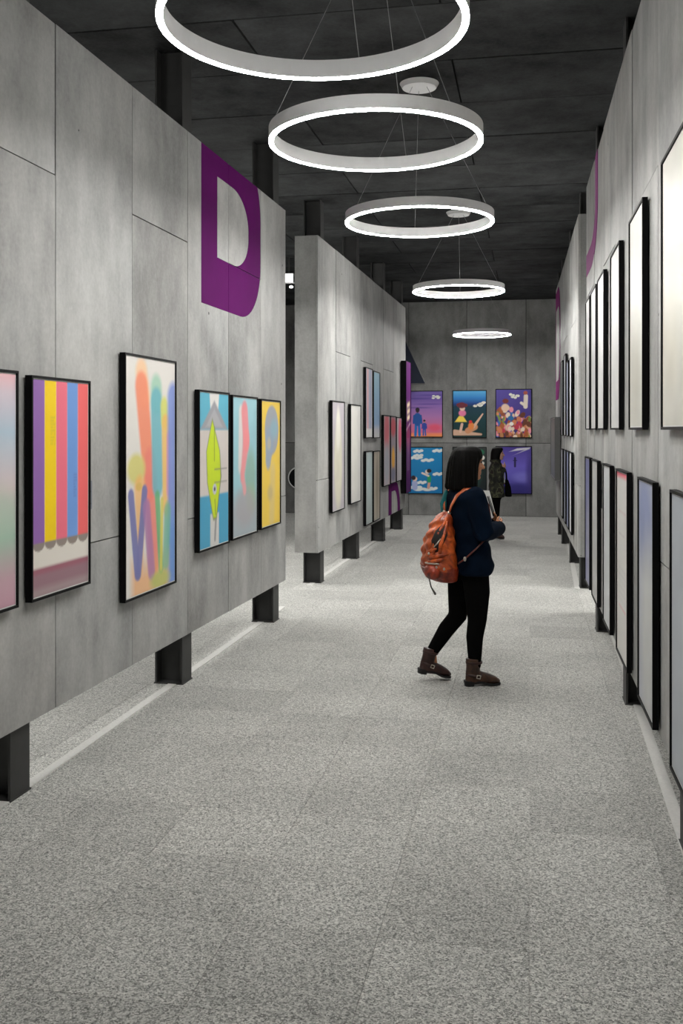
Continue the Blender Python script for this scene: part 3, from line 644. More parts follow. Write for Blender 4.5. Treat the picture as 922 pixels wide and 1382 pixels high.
# dark triangular pennant hung in front of the end wall
e = empty('triangular_pennant', (-2.75, 19.3, 2.6), 0); tag(e, 'dark navy triangular pennant hanging beyond the purple banner', 'banner')
bm = nb(); pr = [(-0.75, 0, 0), (0.75, 0, 0), (0, 0, 1.62)]
f0 = [bm.verts.new((x, -0.012, z)) for x, _, z in pr]; f1 = [bm.verts.new((x, 0.012, z)) for x, _, z in pr]
bm.faces.new(f0); bm.faces.new(f1[::-1])
for i in range(3): bm.faces.new((f0[i], f1[i], f1[(i+1) % 3], f0[(i+1) % 3]))
bmesh.ops.recalc_face_normals(bm, faces=bm.faces)
obj('cloth', bm, M['navy'], e)
bm = nb(); tube(bm, [(-0.75, 0, 0), (0.75, 0, 0)], 0.014, 8); tube(bm, [(0, 0, 1.62), (0, 0, ZC-2.6+0.004)], 0.004, 6)
tube(bm, [(0.755, 0, 0), (0, 0, 1.63)], 0.012, 8); tube(bm, [(-0.755, 0, 0), (0, 0, 1.63)], 0.012, 8); obj('edge_rod', bm, M['grey_frame'], e)

# things seen through the gap between the left partitions
e = empty('box_lamp', (-3.50, 14.35, ZC), 0); tag(e, 'small lit white box lamp under the ceiling beyond the left partitions', 'lamp')
bm = nb(); box(bm, -0.075, 0.075, -0.06, 0.06, -0.375, -0.245); obj('housing', bm, M['alu'], e)
bm = nb(); box(bm, -0.065, 0.065, -0.066, -0.058, -0.368, -0.252); obj('lens', bm, M['lamp'], e)
bm = nb(); tube(bm, [(0, 0, 0.004), (0, 0, -0.25)], 0.012, 8); obj('stem', bm, M['steel'], e)
b2 = nb(); tube(b2, [(0.03, 0, -0.37), (0.03, 0, -0.42)], 0.008, 8); obj('spot_stem', b2, M['steel'], e)
b2 = nb(); ellipsoid(b2, (0.03, 0, -0.435), (0.03, 0.03, 0.018), 12); obj('spot_bulb', b2, M['lamp'], e, True)
e = empty('round_sign', (-4.62, Y1-0.001, 0.72), 0); tag(e, 'round black disc with pale rim on the end wall behind the left partitions', 'sign')
bm = nb(); bmesh.ops.create_cone(bm, cap_ends=True, segments=40, radius1=0.205, radius2=0.205, depth=0.03, matrix=Matrix.Translation((0, -0.02, 0)) @ Matrix.Rotation(math.pi/2, 4, 'X')); obj('disc', bm, M['black'], e)
bm = nb(); pts = [(0.215*math.cos(t), -0.02, 0.215*math.sin(t)) for t in np.linspace(0, 2*math.pi, 41)]; tube(bm, pts, 0.017, 8, up=(0, 1, 0)); obj('rim', bm, M['canopy'], e, True)

# ------------------------------------------------------------ ring pendants
def annulus(bm, ro, ri, z0, z1, n=96, zo=None):
    R = []
    for (r_, z) in ((ro, z0 if zo is None else zo), (ro, z1), (ri, z1), (ri, z0)):
        R.append([bm.verts.new((r_*math.cos(2*math.pi*i/n), r_*math.sin(2*math.pi*i/n), z)) for i in range(n)])
    for k in range(4):
        a, b = R[k], R[(k+1) % 4]
        for i in range(n): bm.faces.new((a[i], a[(i+1) % n], b[(i+1) % n], b[i]))
    bmesh.ops.recalc_face_normals(bm, faces=bm.faces)

def pendant(x, y, zb, ro, rot, label, power=1.0, lip=0.0045):
    e = empty('ring_pendant', (x, y, zb), 0); tag(e, label, 'pendant light', 'ring pendants over the aisle')
    H, T = 0.07, 0.024
    bm = nb(); annulus(bm, ro, ro-T, 0.0, H, zo=lip); o = obj('ring_body', bm, M['alu'], e)
    bm = nb(); annulus(bm, ro-0.0005, ro-T+0.002, -0.004, lip+0.0005); obj('diffuser', bm, emit('lit_diffuser', (1.0, 0.985, 0.95), RING_STRENGTH*power), e)
    top = ZC-zb
    bm = nb(); bmesh.ops.create_cone(bm, cap_ends=True, segments=40, radius1=0.125, radius2=0.145, depth=0.035, matrix=Matrix.Translation((0, 0, top-0.0155))); obj('canopy', bm, M['canopy'], e)
    for k in range(3):
        t = math.radians(rot+120*k); rr = ro-T/2
        bm = nb(); tube(bm, [(rr*math.cos(t), rr*math.sin(t), H-0.004), (0.06*math.cos(t), 0.06*math.sin(t), top-0.03)], 0.0019, 6); obj('wire', bm, M['wire'], e)
    return e
pl = [(-0.741, 3.391, 3.11, 0.54, 82, 'ring pendant light hanging over the start of the aisle, lowest of the rings', 0.43),
      (-0.766, 4.984, 3.15, 0.54, 80, 'ring pendant light hanging beside the large purple D', 0.55),
      (-0.799, 7.319, 3.225, 0.546, 100, 'ring pendant light hung over the aisle beside the gap between the left partitions', 0.85),
      (-0.82, 11.742, 3.32, 0.535, 92, 'ring pendant light hung over the aisle beside the partition with purple banner', 1.4),
      (-0.82, 17.553, 3.355, 0.50, 88, 'ring pendant light hanging nearest the end wall posters', 1.3, 0.002)]
for a in pl: pendant(*a)
# assumed rings, added unseen to light the side aisles
for x, y, lb in ((-3.95, 4.0, 'assumed ring pendant light, unseen in the side aisle behind the striped poster'), (-3.95, 9.8, 'assumed ring pendant light, unseen in the side aisle behind the end of the D partition'), (-3.95, 12.4, 'assumed ring pendant light, unseen in the side aisle behind the partition with purple banner'),
                 (1.85, 10.2, 'assumed ring pendant light, unseen in the side aisle behind the gap between the right partitions')): pendant(x, y, 3.1, 0.54, 85, lb, 1.6)

# ------------------------------------------------------------ people
def hand(bm, wrist, d, palm_n, side, k=1.0, curl=0.5):
    """palm + five fingers; d = direction of fingers, palm_n = where the palm faces, side = direction of thumb"""
    w = Vector(wrist); d = Vector(d).normalized(); n = Vector(palm_n); n = (n-d*n.dot(d)).normalized(); s = d.cross(n)
    if s.dot(Vector(side)) < 0: s = -s
    tube(bm, [w-d*0.02*k, w+d*0.03*k, w+d*0.075*k], [0.024*k, 0.030*k, 0.032*k], 12, flat=(0.55, 1.25), up=n)
    for i, (off, ln) in enumerate(((0.030, 0.068), (0.010, 0.076), (-0.011, 0.070), (-0.030, 0.055))):
        b0 = w+d*0.07*k+s*off*k; c1 = curl*(0.5+0.1*i)
        d1 = (d*math.cos(c1)+n*math.sin(c1)); d2 = (d*math.cos(c1*2.2)+n*math.sin(c1*2.2)); d3 = (d*math.cos(c1*3.1)+n*math.sin(c1*3.1))
        p1 = b0+d1*ln*0.45*k; p2 = p1+d2*ln*0.32*k; p3 = p2+d3*ln*0.25*k
        tube(bm, [b0-d*0.012*k, b0, p1, p2, p3], [0.009*k, 0.0092*k, 0.0085*k, 0.008*k, 0.0065*k], 10, round_ends=True)
    b0 = w+d*0.02*k+s*0.028*k; dt = (d*0.7+s*0.75+n*0.35).normalized()
    tube(bm, [b0-dt*0.015*k, b0+dt*0.022*k, b0+dt*0.045*k+d*0.004*k, b0+dt*0.05*k+d*0.022*k], [0.012*k, 0.0115*k, 0.0095*k, 0.007*k], 10, round_ends=True)

def head(bm, c, k=1.0):
    """skull, jaw, nose, brow, lips, chin, ears around skull centre c, facing +x"""
    c = Vector(c); P = lambda x, y, z: c+Vector((x, y, z))*k
    ellipsoid(bm, P(-0.004, 0, 0.008), (0.094*k, 0.074*k, 0.098*k), 24)
    ellipsoid(bm, P(0.038, 0, -0.055), (0.052*k, 0.056*k, 0.062*k), 20)
    ellipsoid(bm, P(0.062, 0, -0.100), (0.026*k, 0.028*k, 0.020*k), 14)
    tube(bm, [P(0.086, 0, 0.006), P(0.100, 0, -0.020), P(0.108, 0, -0.034)], [0.008*k, 0.011*k, 0.014*k], 10, round_ends=True)
    ellipsoid(bm, P(0.094, 0.012, -0.037), (0.010*k, 0.009*k, 0.008*k), 10); ellipsoid(bm, P(0.094, -0.012, -0.037), (0.010*k, 0.009*k, 0.008*k), 10)
    for s_ in (-1, 1):
        ellipsoid(bm, P(0.074, s_*0.030, 0.020), (0.016*k, 0.026*k, 0.008*k), 12)
        ellipsoid(bm, P(0.055, s_*0.044, -0.028), (0.026*k, 0.020*k, 0.022*k), 12)
        ellipsoid(bm, P(0.0, s_*0.076, -0.020), (0.018*k, 0.008*k, 0.030*k), 12)
    tube(bm, [P(0.078, 0.024, -0.066), P(0.089, 0, -0.063), P(0.078, -0.024, -0.066)], [0.005*k, 0.0075*k, 0.005*k], 8, round_ends=True)
    tube(bm, [P(0.076, 0.020, -0.076), P(0.086, 0, -0.077), P(0.076, -0.020, -0.076)], [0.005*k, 0.0078*k, 0.005*k], 8, round_ends=True)

def boot(parent, loc, pitch, yaw, mat_upper, k=1.0):
    """ankle boot, heel at x=0, toe at x=0.245; sole, heel, strap and buckle as sub-parts"""
    e_bm = nb()
    secs = [(0.012, 0.030, 0.012, 0.028, 0.030), (0.05, 0.050, 0.0, 0.045, 0.034), (0.11, 0.052, 0.0, 0.044, 0.039), (0.17, 0.043, 0.0, 0.034, 0.044), (0.215, 0.034, 0.0, 0.023, 0.040), (0.243, 0.025, 0, 0.010, 0.020)]
    rings = []
    for x, zc, _, rz, ry in secs:
        rings.append([e_bm.verts.new((x, ry*math.cos(t), zc+rz*math.sin(t))) for t in np.linspace(0, 2*math.pi, 20, endpoint=False)])
    loop_faces(e_bm, rings)
    stack(e_bm, [(0.03, 0.058, 0, 0.052, 0.036), (0.08, 0.058, 0, 0.050, 0.037), (0.13, 0.060, 0, 0.047, 0.040), (0.182, 0.058, 0, 0.049, 0.044)], 20)
    o = obj('boot', remesh(e_bm, 0.005, 4), mat_upper, parent, True)
    o.location = loc; o.rotation_euler = (0, pitch, yaw); o.scale = (k, k, k)
    bm = nb(); rings = []
    for x, w_ in ((0.0, 0.02), (0.02, 0.034), (0.07, 0.032), (0.12, 0.036), (0.17, 0.044), (0.215, 0.040), (0.24, 0.024), (0.249, 0.008)):
        z0 = 0.026 if x < 0.1 else (0.026-(x-0.1)*0.3 if x < 0.17 else 0.004)
        rings.append([bm.verts.new((x, -w_, z0-0.004)), bm.verts.new((x, w_, z0-0.004)), bm.verts.new((x, w_, z0+0.010)), bm.verts.new((x, -w_, z0+0.010))])
    loop_faces(bm, rings); bmesh.ops.recalc_face_normals(bm, faces=bm.faces); obj('sole', bm, M['sole'], o)
    bm = nb(); stack(bm, [(0.0, 0.034, 0, 0.032, 0.030), (0.028, 0.032, 0, 0.034, 0.033)], 20, 2.6); obj('heel', bm, M['sole'], o)
    for z, tilt in ((0.070, -0.22), (0.155, 0.0)):
        bm = nb(); pts = []
        for t in np.linspace(0, 2*math.pi, 29):
            x = 0.066+0.054*math.cos(t); pts.append((x, 0.0425*math.sin(t), z+tilt*(x-0.06)))
        tube(bm, pts, 0.009, 8, flat=(1, 0.35), up=(0, 0, 1)); obj('strap', bm, M['boot_dark'], o, True)
    bm = nb(); y = -0.044
    for (a, b) in (((0.070, y, 0.058), (0.094, y, 0.053)), ((0.094, y, 0.053), (0.098, y, 0.073)), ((0.098, y, 0.073), (0.074, y, 0.078)), ((0.074, y, 0.078), (0.070, y, 0.058))):
        tube(bm, [a, b], 0.0028, 8, round_ends=True)
    obj('buckle', bm, M['metal'], o, True)
    return o

def limb(bm, pts, rr, n=14): tube(bm, pts, rr, n, round_ends=True)

# ---- walking visitor
fx, fy = -0.439, 6.742
PR = math.radians(10.7+14)
def visitor():
    SH = {-1: (0.02, -0.165, 1.255), 1: (0.02, 0.165, 1.255)}
    EL = {-1: (0.055, -0.235, 1.02), 1: (0.09, 0.22, 1.00)}
    WR = {-1: (0.20, -0.085, 1.035), 1: (0.20, 0.07, 1.045)}
    HIP = {-1: (0.050, -0.080, 0.80), 1: (0.015, 0.085, 0.80)}
    KN = {-1: (0.066, -0.085, 0.43), 1: (-0.010, 0.085, 0.43)}
    AN = {-1: (0.045, -0.095, 0.13), 1: (-0.185, 0.095, 0.20)}
    bm = nb()
    head(bm, (0.035, 0, 1.478))
    tube(bm, [(0.005, 0, 1.26), (0.012, 0, 1.34), (0.03, 0, 1.42)], [0.056, 0.047, 0.046], 16)
    stack(bm, [(0.76, 0.045, 0, 0.09, 0.14), (0.86, 0.045, 0, 0.095, 0.15), (1.0, 0.04, 0, 0.075, 0.12), (1.15, 0.03, 0, 0.09, 0.135), (1.24, 0.02, 0, 0.085, 0.15), (1.29, 0.012, 0, 0.05, 0.09)], 24)
    for s_ in (-1, 1):
        limb(bm, [SH[s_], EL[s_], WR[s_]], [0.042, 0.034, 0.024])
        limb(bm, [HIP[s_], KN[s_], AN[s_]], [0.065, 0.043, 0.032])
        fwd = (0.04, 0, -0.08) if s_ < 0 else (0.02, 0, -0.10)
        limb(bm, [AN[s_], tuple(Vector(AN[s_])+Vector(fwd))], [0.024, 0.016])
    hand(bm, WR[-1], (0.75, 0.55, 0.25), (-0.3, 0.9, 0.2), (0, 0, 1), 0.95, 0.6)
    hand(bm, WR[1], (0.35, -0.55, 0.75), (-0.85, -0.3, 0.1), (-0.2, -0.6, 0.5), 0.95, 0.5)
    body = obj('person', remesh(bm, 0.0055, 2, 0.45), M['skin'], None, True)
    body.location = (fx, fy, 0); body.rotation_euler = (0, 0, PR)
    tag(body, 'person walking in navy jacket and black leggings wearing an orange backpack', 'person')
    for s_ in (-1, 1):
        bm = nb(); ellipsoid(bm, (0.035+0.078, s_*0.031, 1.478+0.004), (0.011, 0.013, 0.0065), 12); obj('eye', bm, M['eye'], body, True)
        bm = nb(); tube(bm, [(0.035+0.086, s_*0.014, 1.507), (0.035+0.088, s_*0.030, 1.511), (0.035+0.077, s_*0.048, 1.506)], [0.003, 0.004, 0.002], 8); obj('eyebrow', bm, M['hair'], body, True)
    # hair: a long straight bob
    bm = nb()
    def hs(z, back_, front, w): return (z, (back_+front)/2, 0, (front-back_)/2, w)
    stack(bm, [hs(1.592, 0.0, 0.06, 0.03), hs(1.584, -0.035, 0.10, 0.062), hs(1.56, -0.070, 0.122, 0.087), hs(1.52, -0.088, 0.128, 0.099), hs(1.47, -0.098, 0.096, 0.106), hs(1.42, -0.105, 0.088, 0.109), hs(1.36, -0.112, 0.086, 0.11), hs(1.315, -0.116, 0.085, 0.11), hs(1.298, -0.110, 0.075, 0.105)], 32, 2.5)
    me = remesh(bm, 0.008, 3)
    rnd = np.random.RandomState(3)
    for v in me.vertices:
        a = math.atan2(v.co.y, v.co.x-0.0); amp = 0.0035*min(1, max(0, (1.58-v.co.z)/0.1))
        f_ = 1+amp/0.1*(math.sin(a*23)+0.6*math.sin(a*41+v.co.z*9))
        v.co.x *= f_; v.co.y *= f_
    # open the front so the face looks out between two curtains
    for v in me.vertices:
        if v.co.z < 1.53 and abs(v.co.y) < 0.058 and v.co.x > 0.02:
            v.co.x = min(v.co.x, 0.075-0.2*max(0, 0.03-abs(v.co.y)))
    obj('hair', me, M['hair'], body, True)
    # jacket with sleeves
    bm = nb()
    def js(z, b_, f_, w, cy=0): return (z, (b_+f_)/2, cy, (f_-b_)/2, w)
    stack(bm, [js(0.735, -0.07, 0.165, 0.20), js(0.75, -0.078, 0.185, 0.208), js(0.80, -0.078, 0.190, 0.21), js(0.88, -0.075, 0.172, 0.198), js(0.96, -0.075, 0.150, 0.185), js(1.05, -0.085, 0.140, 0.182), js(1.15, -0.098, 0.140, 0.19), js(1.23, -0.102, 0.125, 0.20), js(1.28, -0.09, 0.105, 0.175), js(1.315, -0.062, 0.085, 0.11), js(1.335, -0.05, 0.078, 0.085)], 36, 2.3)
    for s_ in (-1, 1):
        limb(bm, [SH[s_], tuple((Vector(SH[s_])*0.45+Vector(EL[s_])*0.55)), EL[s_], tuple((Vector(EL[s_])*0.5+Vector(WR[s_])*0.5)), tuple(Vector(EL[s_])*-0.22+Vector(WR[s_])*1.22)], [0.074, 0.070, 0.066, 0.060, 0.052], 18)
    me = remesh(bm, 0.009, 4)
    for v in me.vertices:     # soft folds
        z = v.co.z; v.co.x += 0.006*math.sin(z*48+v.co.y*16)*math.sin(v.co.y*18+1); v.co.y += 0.005*math.sin(z*36+v.co.x*30)
    jk = obj('jacket', me, M['jacket'], body, True)
    bm = nb(); pts = [(0.015+0.068*math.cos(t), 0.088*math.sin(t), 1.338+0.012*math.cos(t)) for t in np.linspace(0.5, 2*math.pi-0.5, 25)]
    tube(bm, pts, 0.024, 10, flat=(1.2, 0.5), up=(0, 0, 1)); obj('collar', bm, M['jacket'], jk, True)
    bm = nb(); tube(bm, [(-0.099, 0.06, 1.28), (-0.112, 0.08, 1.20), (-0.102, 0.10, 1.10)], [0.014, 0.026, 0.014], 10, flat=(1, 0.5), round_ends=True); obj('teal_light_patch', bm, M['collar'], jk, True)  # painted patch standing for light that catches the upper back
    bm = nb(); tube(bm, [(0.134, 0, 1.22), (0.147, 0, 1.12), (0.152, 0, 1.0), (0.175, 0, 0.88), (0.192, 0, 0.78)], 0.006, 8); obj('zip', bm, M['ink'], jk, True)
    # leggings
    bm = nb()
    stack(bm, [(0.70, 0.045, 0, 0.10, 0.16), (0.78, 0.045, 0, 0.105, 0.165), (0.9, 0.045, 0, 0.095, 0.15)], 24)
    for s_ in (-1, 1):
        calf = Vector(KN[s_])*0.62+Vector(AN[s_])*0.38+Vector((-0.012, 0, 0))
        thigh = Vector(HIP[s_])*0.5+Vector(KN[s_])*0.5+Vector((0.008, 0, 0))
        limb(bm, [HIP[s_], tuple(thigh), KN[s_], tuple(calf), AN[s_]], [0.092, 0.086, 0.064, 0.057, 0.041], 18)
    obj('leggings', remesh(bm, 0.009, 4), M['legging'], body, True)
    boot(body, (-0.028, -0.095, 0.0), 0.0, -0.06, M['boot'])
    boot(body, (-0.292, 0.095, 0.058), 0.20, 0.0, M['boot_dark'], 0.97)  # rear boot of the same pair, its shade put into a darker leather
    return body
visitor()

# ---- orange backpack (worn, a thing of its own); same local frame as its wearer
def backpack():
    e = empty('backpack', (fx, fy, 0.0), PR); tag(e, 'slouchy orange leather backpack on the back of the person in navy jacket', 'backpack')
    bm = nb()
    def bs(z, b_, f_, w): return (z, (b_+f_)/2, 0, (f_-b_)/2, w)
    stack(bm, [bs(0.688, -0.17, -0.085, 0.08), bs(0.70, -0.215, -0.062, 0.115), bs(0.74, -0.262, -0.056, 0.140), bs(0.80, -0.285, -0.060, 0.150), bs(0.88, -0.280, -0.068, 0.146), bs(0.96, -0.265, -0.075, 0.132), bs(1.04, -0.235, -0.082, 0.112), bs(1.10, -0.200, -0.088, 0.088), bs(1.135, -0.160, -0.095, 0.062), bs(1.15, -0.14, -0.10, 0.035)], 32, 2.4)
    me = remesh(bm, 0.008, 2)
    for v in me.vertices:
        z = v.co.z; n_ = 0.006*math.sin(z*70+v.co.y*30+v.co.x*25)+0.004*math.sin(z*33-v.co.y*50)
        v.co.x -= n_; v.co.y += n_*(1 if v.co.y > 0 else -1)*0.7
    body = obj('bag_body', me, M['bag'], e, True)
    bm = nb(); stack(bm, [bs(0.684, -0.18, -0.08, 0.085), bs(0.696, -0.222, -0.058, 0.120), bs(0.74, -0.272, -0.052, 0.146), bs(0.785, -0.290, -0.054, 0.154), bs(0.79, -0.28, -0.06, 0.145)], 32, 2.4); obj('bag_base', remesh(bm, 0.008, 2), M['bag_low'], e, True)
    # dark gaping opening with lips, on the camera-side rear quarter
    def surf(z, t, out=0.0):
        zs_ = [0.70, 0.74, 0.80, 0.88, 0.96, 1.04, 1.10, 1.135]; bb = [-0.215, -0.262, -0.285, -0.280, -0.265, -0.235, -0.200, -0.160]; ff = [-0.062, -0.056, -0.060, -0.068, -0.075, -0.082, -0.088, -0.095]; ww = [0.115, 0.140, 0.150, 0.146, 0.132, 0.112, 0.088, 0.062]
        b_, f_, w_ = (np.interp(z, zs_, q) for q in (bb, ff, ww)); c_, s_ = math.cos(t), math.sin(t); ex = 2/2.4
        rx, ry = (f_-b_)/2+out, w_+out
        return Vector(((b_+f_)/2+rx*math.copysign(abs(c_)**ex, c_), ry*math.copysign(abs(s_)**ex, s_), z))
    R_ = math.radians
    bm = nb(); tube(bm, [surf(0.90, R_(232), 0.002), surf(0.96, R_(238), 0.003), surf(1.02, R_(250), 0.003), surf(1.08, R_(262), 0.002)], [0.016, 0.042, 0.042, 0.014], 12, flat=(0.35, 1.0), up=surf(1, R_(245), 1)-surf(1, R_(245))); obj('opening', bm, M['bag_in'], body, True)
    for t0, t1, t2, t3 in ((222, 226, 238, 258), (244, 252, 262, 270)):
        bm = nb(); tube(bm, [surf(0.885, R_(t0+6), 0.002), surf(0.95, R_(t1), 0.006), surf(1.02, R_(t2), 0.006), surf(1.09, R_(t3), 0.003)], [0.010, 0.014, 0.014, 0.010], 10); obj('opening_lip', bm, M['bag'], body, True)
    bm = nb(); tube(bm, [surf(0.93, R_(228), 0.012), surf(0.955, R_(240), 0.014), surf(0.985, R_(250), 0.012)], 0.005, 8); obj('zip', bm, M['metal'], body, True)
    for z, a0, a1, m_ in ((0.868, 205, 275, 'bag'), (0.838, 200, 268, 'bag'), (0.905, 205, 240, 'bag')):
        bm = nb(); tube(bm, [surf(z-0.012+0.03*k/6, R_(a0+(a1-a0)*k/6), 0.004) for k in range(7)], [0.004, 0.011, 0.013, 0.013, 0.012, 0.010, 0.004], 10); obj('pleat', bm, M[m_], body, True)
    bm = nb(); ellipsoid(bm, surf(0.765, R_(215), -0.005), (0.055, 0.075, 0.052), 18); obj('pocket', bm, M['bag_low'], body, True)
    bm = nb(); tube(bm, [surf(0.822, R_(198+10*k), 0.010) for k in range(6)], 0.006, 8); obj('pocket_zip', bm, M['metal'], body, True)
    bm = nb()
    for z, t in ((0.885, 212), (0.79, 262), (0.80, 240)): ellipsoid(bm, surf(z, R_(t), 0.012), (0.008, 0.008, 0.010), 10)
    obj('stud', bm, M['metal'], body, True)
    # straps
    for s_ in (-1, 1):
        pts = [(-0.118, s_*0.04, 1.14), (-0.112, s_*0.075, 1.20), (-0.085, s_*0.105, 1.265), (-0.035, s_*0.115, 1.305), (0.03, s_*0.118, 1.308), (0.085, s_*0.118, 1.278)]
        bm = nb(); tube(bm, pts, [0.010, 0.014, 0.017, 0.018, 0.018, 0.016], 10, flat=(0.45, 1.15), up=(-1, 0, 0.3)); obj('shoulder_strap', bm, M['strap'], e, True)
        pts = [(0.085, s_*0.118, 1.278), (0.128, s_*0.13, 1.20), (0.135, s_*0.15, 1.10), (0.10, s_*0.193, 1.0), (0.02, s_*0.205, 0.93), (-0.06, s_*0.175, 0.85), (-0.095, s_*0.15, 0.82)]
        bm = nb(); tube(bm, pts, 0.011, 10, flat=(0.5, 1.1), up=(1, 0, 0)); obj('lower_strap', bm, M['strap_dark'], e, True)
        bm = nb(); ellipsoid(bm, (-0.06, s_*0.185, 0.855), (0.011, 0.008, 0.016), 12); obj('strap_ring', bm, M['metal'], e, True)
        bm = nb(); ellipsoid(bm, (-0.118, s_*0.045, 1.145), (0.014, 0.012, 0.014), 12); obj('strap_ring', bm, M['metal'], e, True)
    bm = nb(); tube(bm, [(-0.262, -0.06, 0.79), (-0.27, -0.07, 0.73), (-0.252, -0.07, 0.66), (-0.225, -0.07, 0.615)], [0.004, 0.004, 0.005, 0.008], 8, round_ends=True); obj('hanging_cord', bm, M['cord'], e, True)
backpack()

# ---- folded leaflet held by the walking visitor
e = empty('leaflet', (fx, fy, 0.0), PR); tag(e, 'folded white leaflet held up by the person in navy jacket', 'leaflet')
def page(nm, p0, p1, z0, z1, lean, mat, t=0.0015):
    bm = nb(); a = Vector((p0[0], p0[1], z0)); b = Vector((p1[0], p1[1], z0)); n_ = (b-a).cross(Vector((0, 0, 1))).normalized()*t; up = Vector((lean, 0, z1-z0))
    q = [a-n_, b-n_, b+n_, a+n_]; lo_ = [bm.verts.new(v) for v in q]; hi = [bm.verts.new(v+up) for v in q]
    loop_faces(bm, [lo_, hi]); bmesh.ops.recalc_face_normals(bm, faces=bm.faces); return obj(nm, bm, mat, e)
page('page', (0.175, -0.02), (0.255, 0.045), 1.105, 1.285, -0.05, M['paper'])
page('page', (0.255, 0.045), (0.215, 0.10), 1.105, 1.285, -0.05, M['paper'])
page('page', (0.182, -0.055), (0.252, 0.040), 1.105, 1.265, -0.05, M['paper'])
page('printed_stripe', (0.205, -0.0265), (0.224, -0.0005), 1.115, 1.25, -0.047, M['ink'], 0.003)
page('printed_stripe', (0.235, 0.0145), (0.240, 0.0215), 1.115, 1.25, -0.047, M['ink'], 0.003)

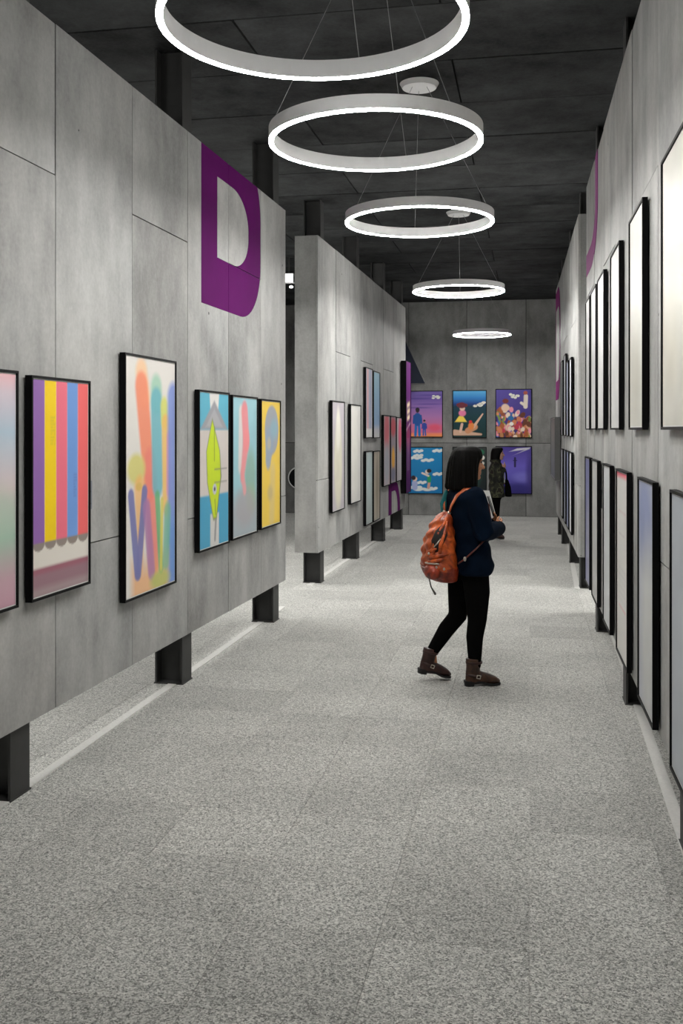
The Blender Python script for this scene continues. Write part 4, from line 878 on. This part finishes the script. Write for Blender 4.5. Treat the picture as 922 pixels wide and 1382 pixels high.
# ---- visitor standing near the end wall
def viewer():
    K = 0.9
    S = lambda *p: tuple(K*v for v in p)
    SH = {-1: S(0.0, -0.165, 1.255), 1: S(0.0, 0.165, 1.255)}
    EL = {-1: S(0.03, -0.215, 1.03), 1: S(0.06, 0.20, 1.02)}
    WR = {-1: S(0.115, -0.09, 1.22), 1: S(0.13, 0.12, 0.98)}
    HIP = {-1: S(0.0, -0.08, 0.80), 1: S(0.01, 0.085, 0.80)}
    KN = {-1: S(-0.015, -0.085, 0.43), 1: S(0.01, 0.09, 0.43)}
    AN = {-1: S(-0.05, -0.085, 0.12), 1: S(-0.03, 0.09, 0.12)}
    bm = nb(); head(bm, S(0.03, 0, 1.478), K)
    tube(bm, [S(0.0, 0, 1.26), S(0.01, 0, 1.34), S(0.025, 0, 1.42)], [0.052, 0.042, 0.041], 14)
    stack(bm, [tuple(K*v for v in q) for q in [(0.76, 0.0, 0, 0.09, 0.14), (0.9, 0.0, 0, 0.09, 0.14), (1.0, 0.0, 0, 0.075, 0.12), (1.15, 0.0, 0, 0.09, 0.135), (1.24, 0.0, 0, 0.085, 0.15), (1.29, 0.0, 0, 0.05, 0.09)]], 20)
    for s_ in (-1, 1):
        limb(bm, [SH[s_], EL[s_], WR[s_]], [0.038, 0.032, 0.022]); limb(bm, [HIP[s_], KN[s_], AN[s_]], [0.06, 0.04, 0.03])
        limb(bm, [AN[s_], tuple(Vector(AN[s_])+Vector((0.07, 0, -0.075)))], [0.026, 0.015])
    hand(bm, WR[-1], (0.45, 0.5, 0.8), (-0.6, 0.6, 0), (-0.3, 0, 1), 0.86, 0.5); hand(bm, WR[1], (0.8, -0.3, -0.4), (-0.2, -0.9, 0), (0, 0, 1), 0.86, 0.6)
    body = obj('person', remesh(bm, 0.007, 2, 0.45), M['skin2'], None, True)
    body.location = (-0.515, 15.75, 0); body.rotation_euler = (0, 0, math.radians(10.7-4)); tag(body, 'person in olive camouflage parka standing before the end wall posters', 'person')
    for s_ in (-1, 1):
        bm = nb(); ellipsoid(bm, S(0.108, s_*0.031, 1.482), (0.010, 0.012, 0.006), 10); obj('eye', bm, M['eye'], body, True)
    bm = nb()
    def hs(z, b_, f_, w): return (z*K, (b_+f_)/2*K, 0, (f_-b_)/2*K, w*K)
    stack(bm, [hs(1.592, 0.0, 0.06, 0.03), hs(1.582, -0.04, 0.10, 0.062), hs(1.56, -0.07, 0.118, 0.087), hs(1.52, -0.086, 0.122, 0.095), hs(1.47, -0.095, 0.085, 0.10), hs(1.40, -0.10, 0.07, 0.10), hs(1.34, -0.10, 0.06, 0.098), hs(1.32, -0.095, 0.05, 0.09)], 28, 2.4)
    me = remesh(bm, 0.009, 3)
    for v in me.vertices:
        if v.co.z < 1.53*K and abs(v.co.y) < 0.055*K and v.co.x > 0.02: v.co.x = min(v.co.x, 0.06*K)
    obj('hair', me, M['hair'], body, True)
    bm = nb()
    stack(bm, [hs(0.72, -0.13, 0.14, 0.21), hs(0.75, -0.135, 0.15, 0.215), hs(0.85, -0.13, 0.145, 0.21), hs(0.97, -0.12, 0.13, 0.195), hs(1.1, -0.125, 0.125, 0.195), hs(1.2, -0.125, 0.115, 0.205), hs(1.27, -0.11, 0.10, 0.18), hs(1.32, -0.085, 0.08, 0.12), hs(1.345, -0.075, 0.06, 0.095)], 30, 2.3)
    for s_ in (-1, 1):
        limb(bm, [SH[s_], EL[s_], tuple(Vector(EL[s_])*0.12+Vector(WR[s_])*0.88)], [0.070, 0.062, 0.048], 16)
    me = remesh(bm, 0.010, 3)
    for v in me.vertices: v.co.x += 0.005*math.sin(v.co.z*50+v.co.y*20)
    pk = obj('parka', me, M['camo'], body, True)
    bm = nb(); pts = [(-0.005+0.075*math.cos(t), 0.09*math.sin(t), 1.215) for t in np.linspace(0.7, 2*math.pi-0.7, 21)]; tube(bm, pts, 0.026, 10, flat=(1, 0.8), up=(0, 0, 1)); obj('hood', bm, M['camo'], pk, True)
    bm = nb(); tube(bm, [S(0.12, -0.02, 1.23), S(0.138, -0.03, 1.1), S(0.142, -0.03, 0.97)], [0.014, 0.02, 0.02], 10, flat=(0.5, 1.5), up=(1, 0, 0)); obj('shirt_front', bm, M['paper'], pk, True)
    bm = nb()
    stack(bm, [hs(0.70, -0.10, 0.10, 0.155), hs(0.8, -0.1, 0.1, 0.16), hs(0.9, -0.09, 0.09, 0.14)], 20)
    for s_ in (-1, 1): limb(bm, [HIP[s_], KN[s_], AN[s_]], [0.078, 0.052, 0.04], 16)
    obj('leggings', remesh(bm, 0.010, 3), M['legging'], body, True)
    for s_ in (-1, 1):
        a = AN[s_]; boot(body, (a[0]-0.058, a[1], 0), 0, 0, M['boot_dark'], 0.9)
viewer()
e = empty('tote_bag', (-0.515, 15.75, 0), math.radians(10.7-4)); tag(e, 'black tote bag hanging in front of the person in camouflage parka', 'bag')
bm = nb(); stack(bm, [(0.655, 0.19, 0.02, 0.045, 0.10), (0.67, 0.192, 0.02, 0.052, 0.11), (0.80, 0.183, 0.02, 0.045, 0.105), (0.92, 0.165, 0.02, 0.022, 0.10)], 24, 2.6); obj('bag_body', remesh(bm, 0.01, 2), M['legging'], e, True)
for y in (-0.05, 0.09):
    bm = nb(); tube(bm, [(0.165, y, 0.90), (0.160, y*0.9, 1.0), (0.145, y*0.8, 1.08), (0.11, y*0.8, 1.12)], 0.007, 8); obj('handle', bm, M['legging'], e, True)
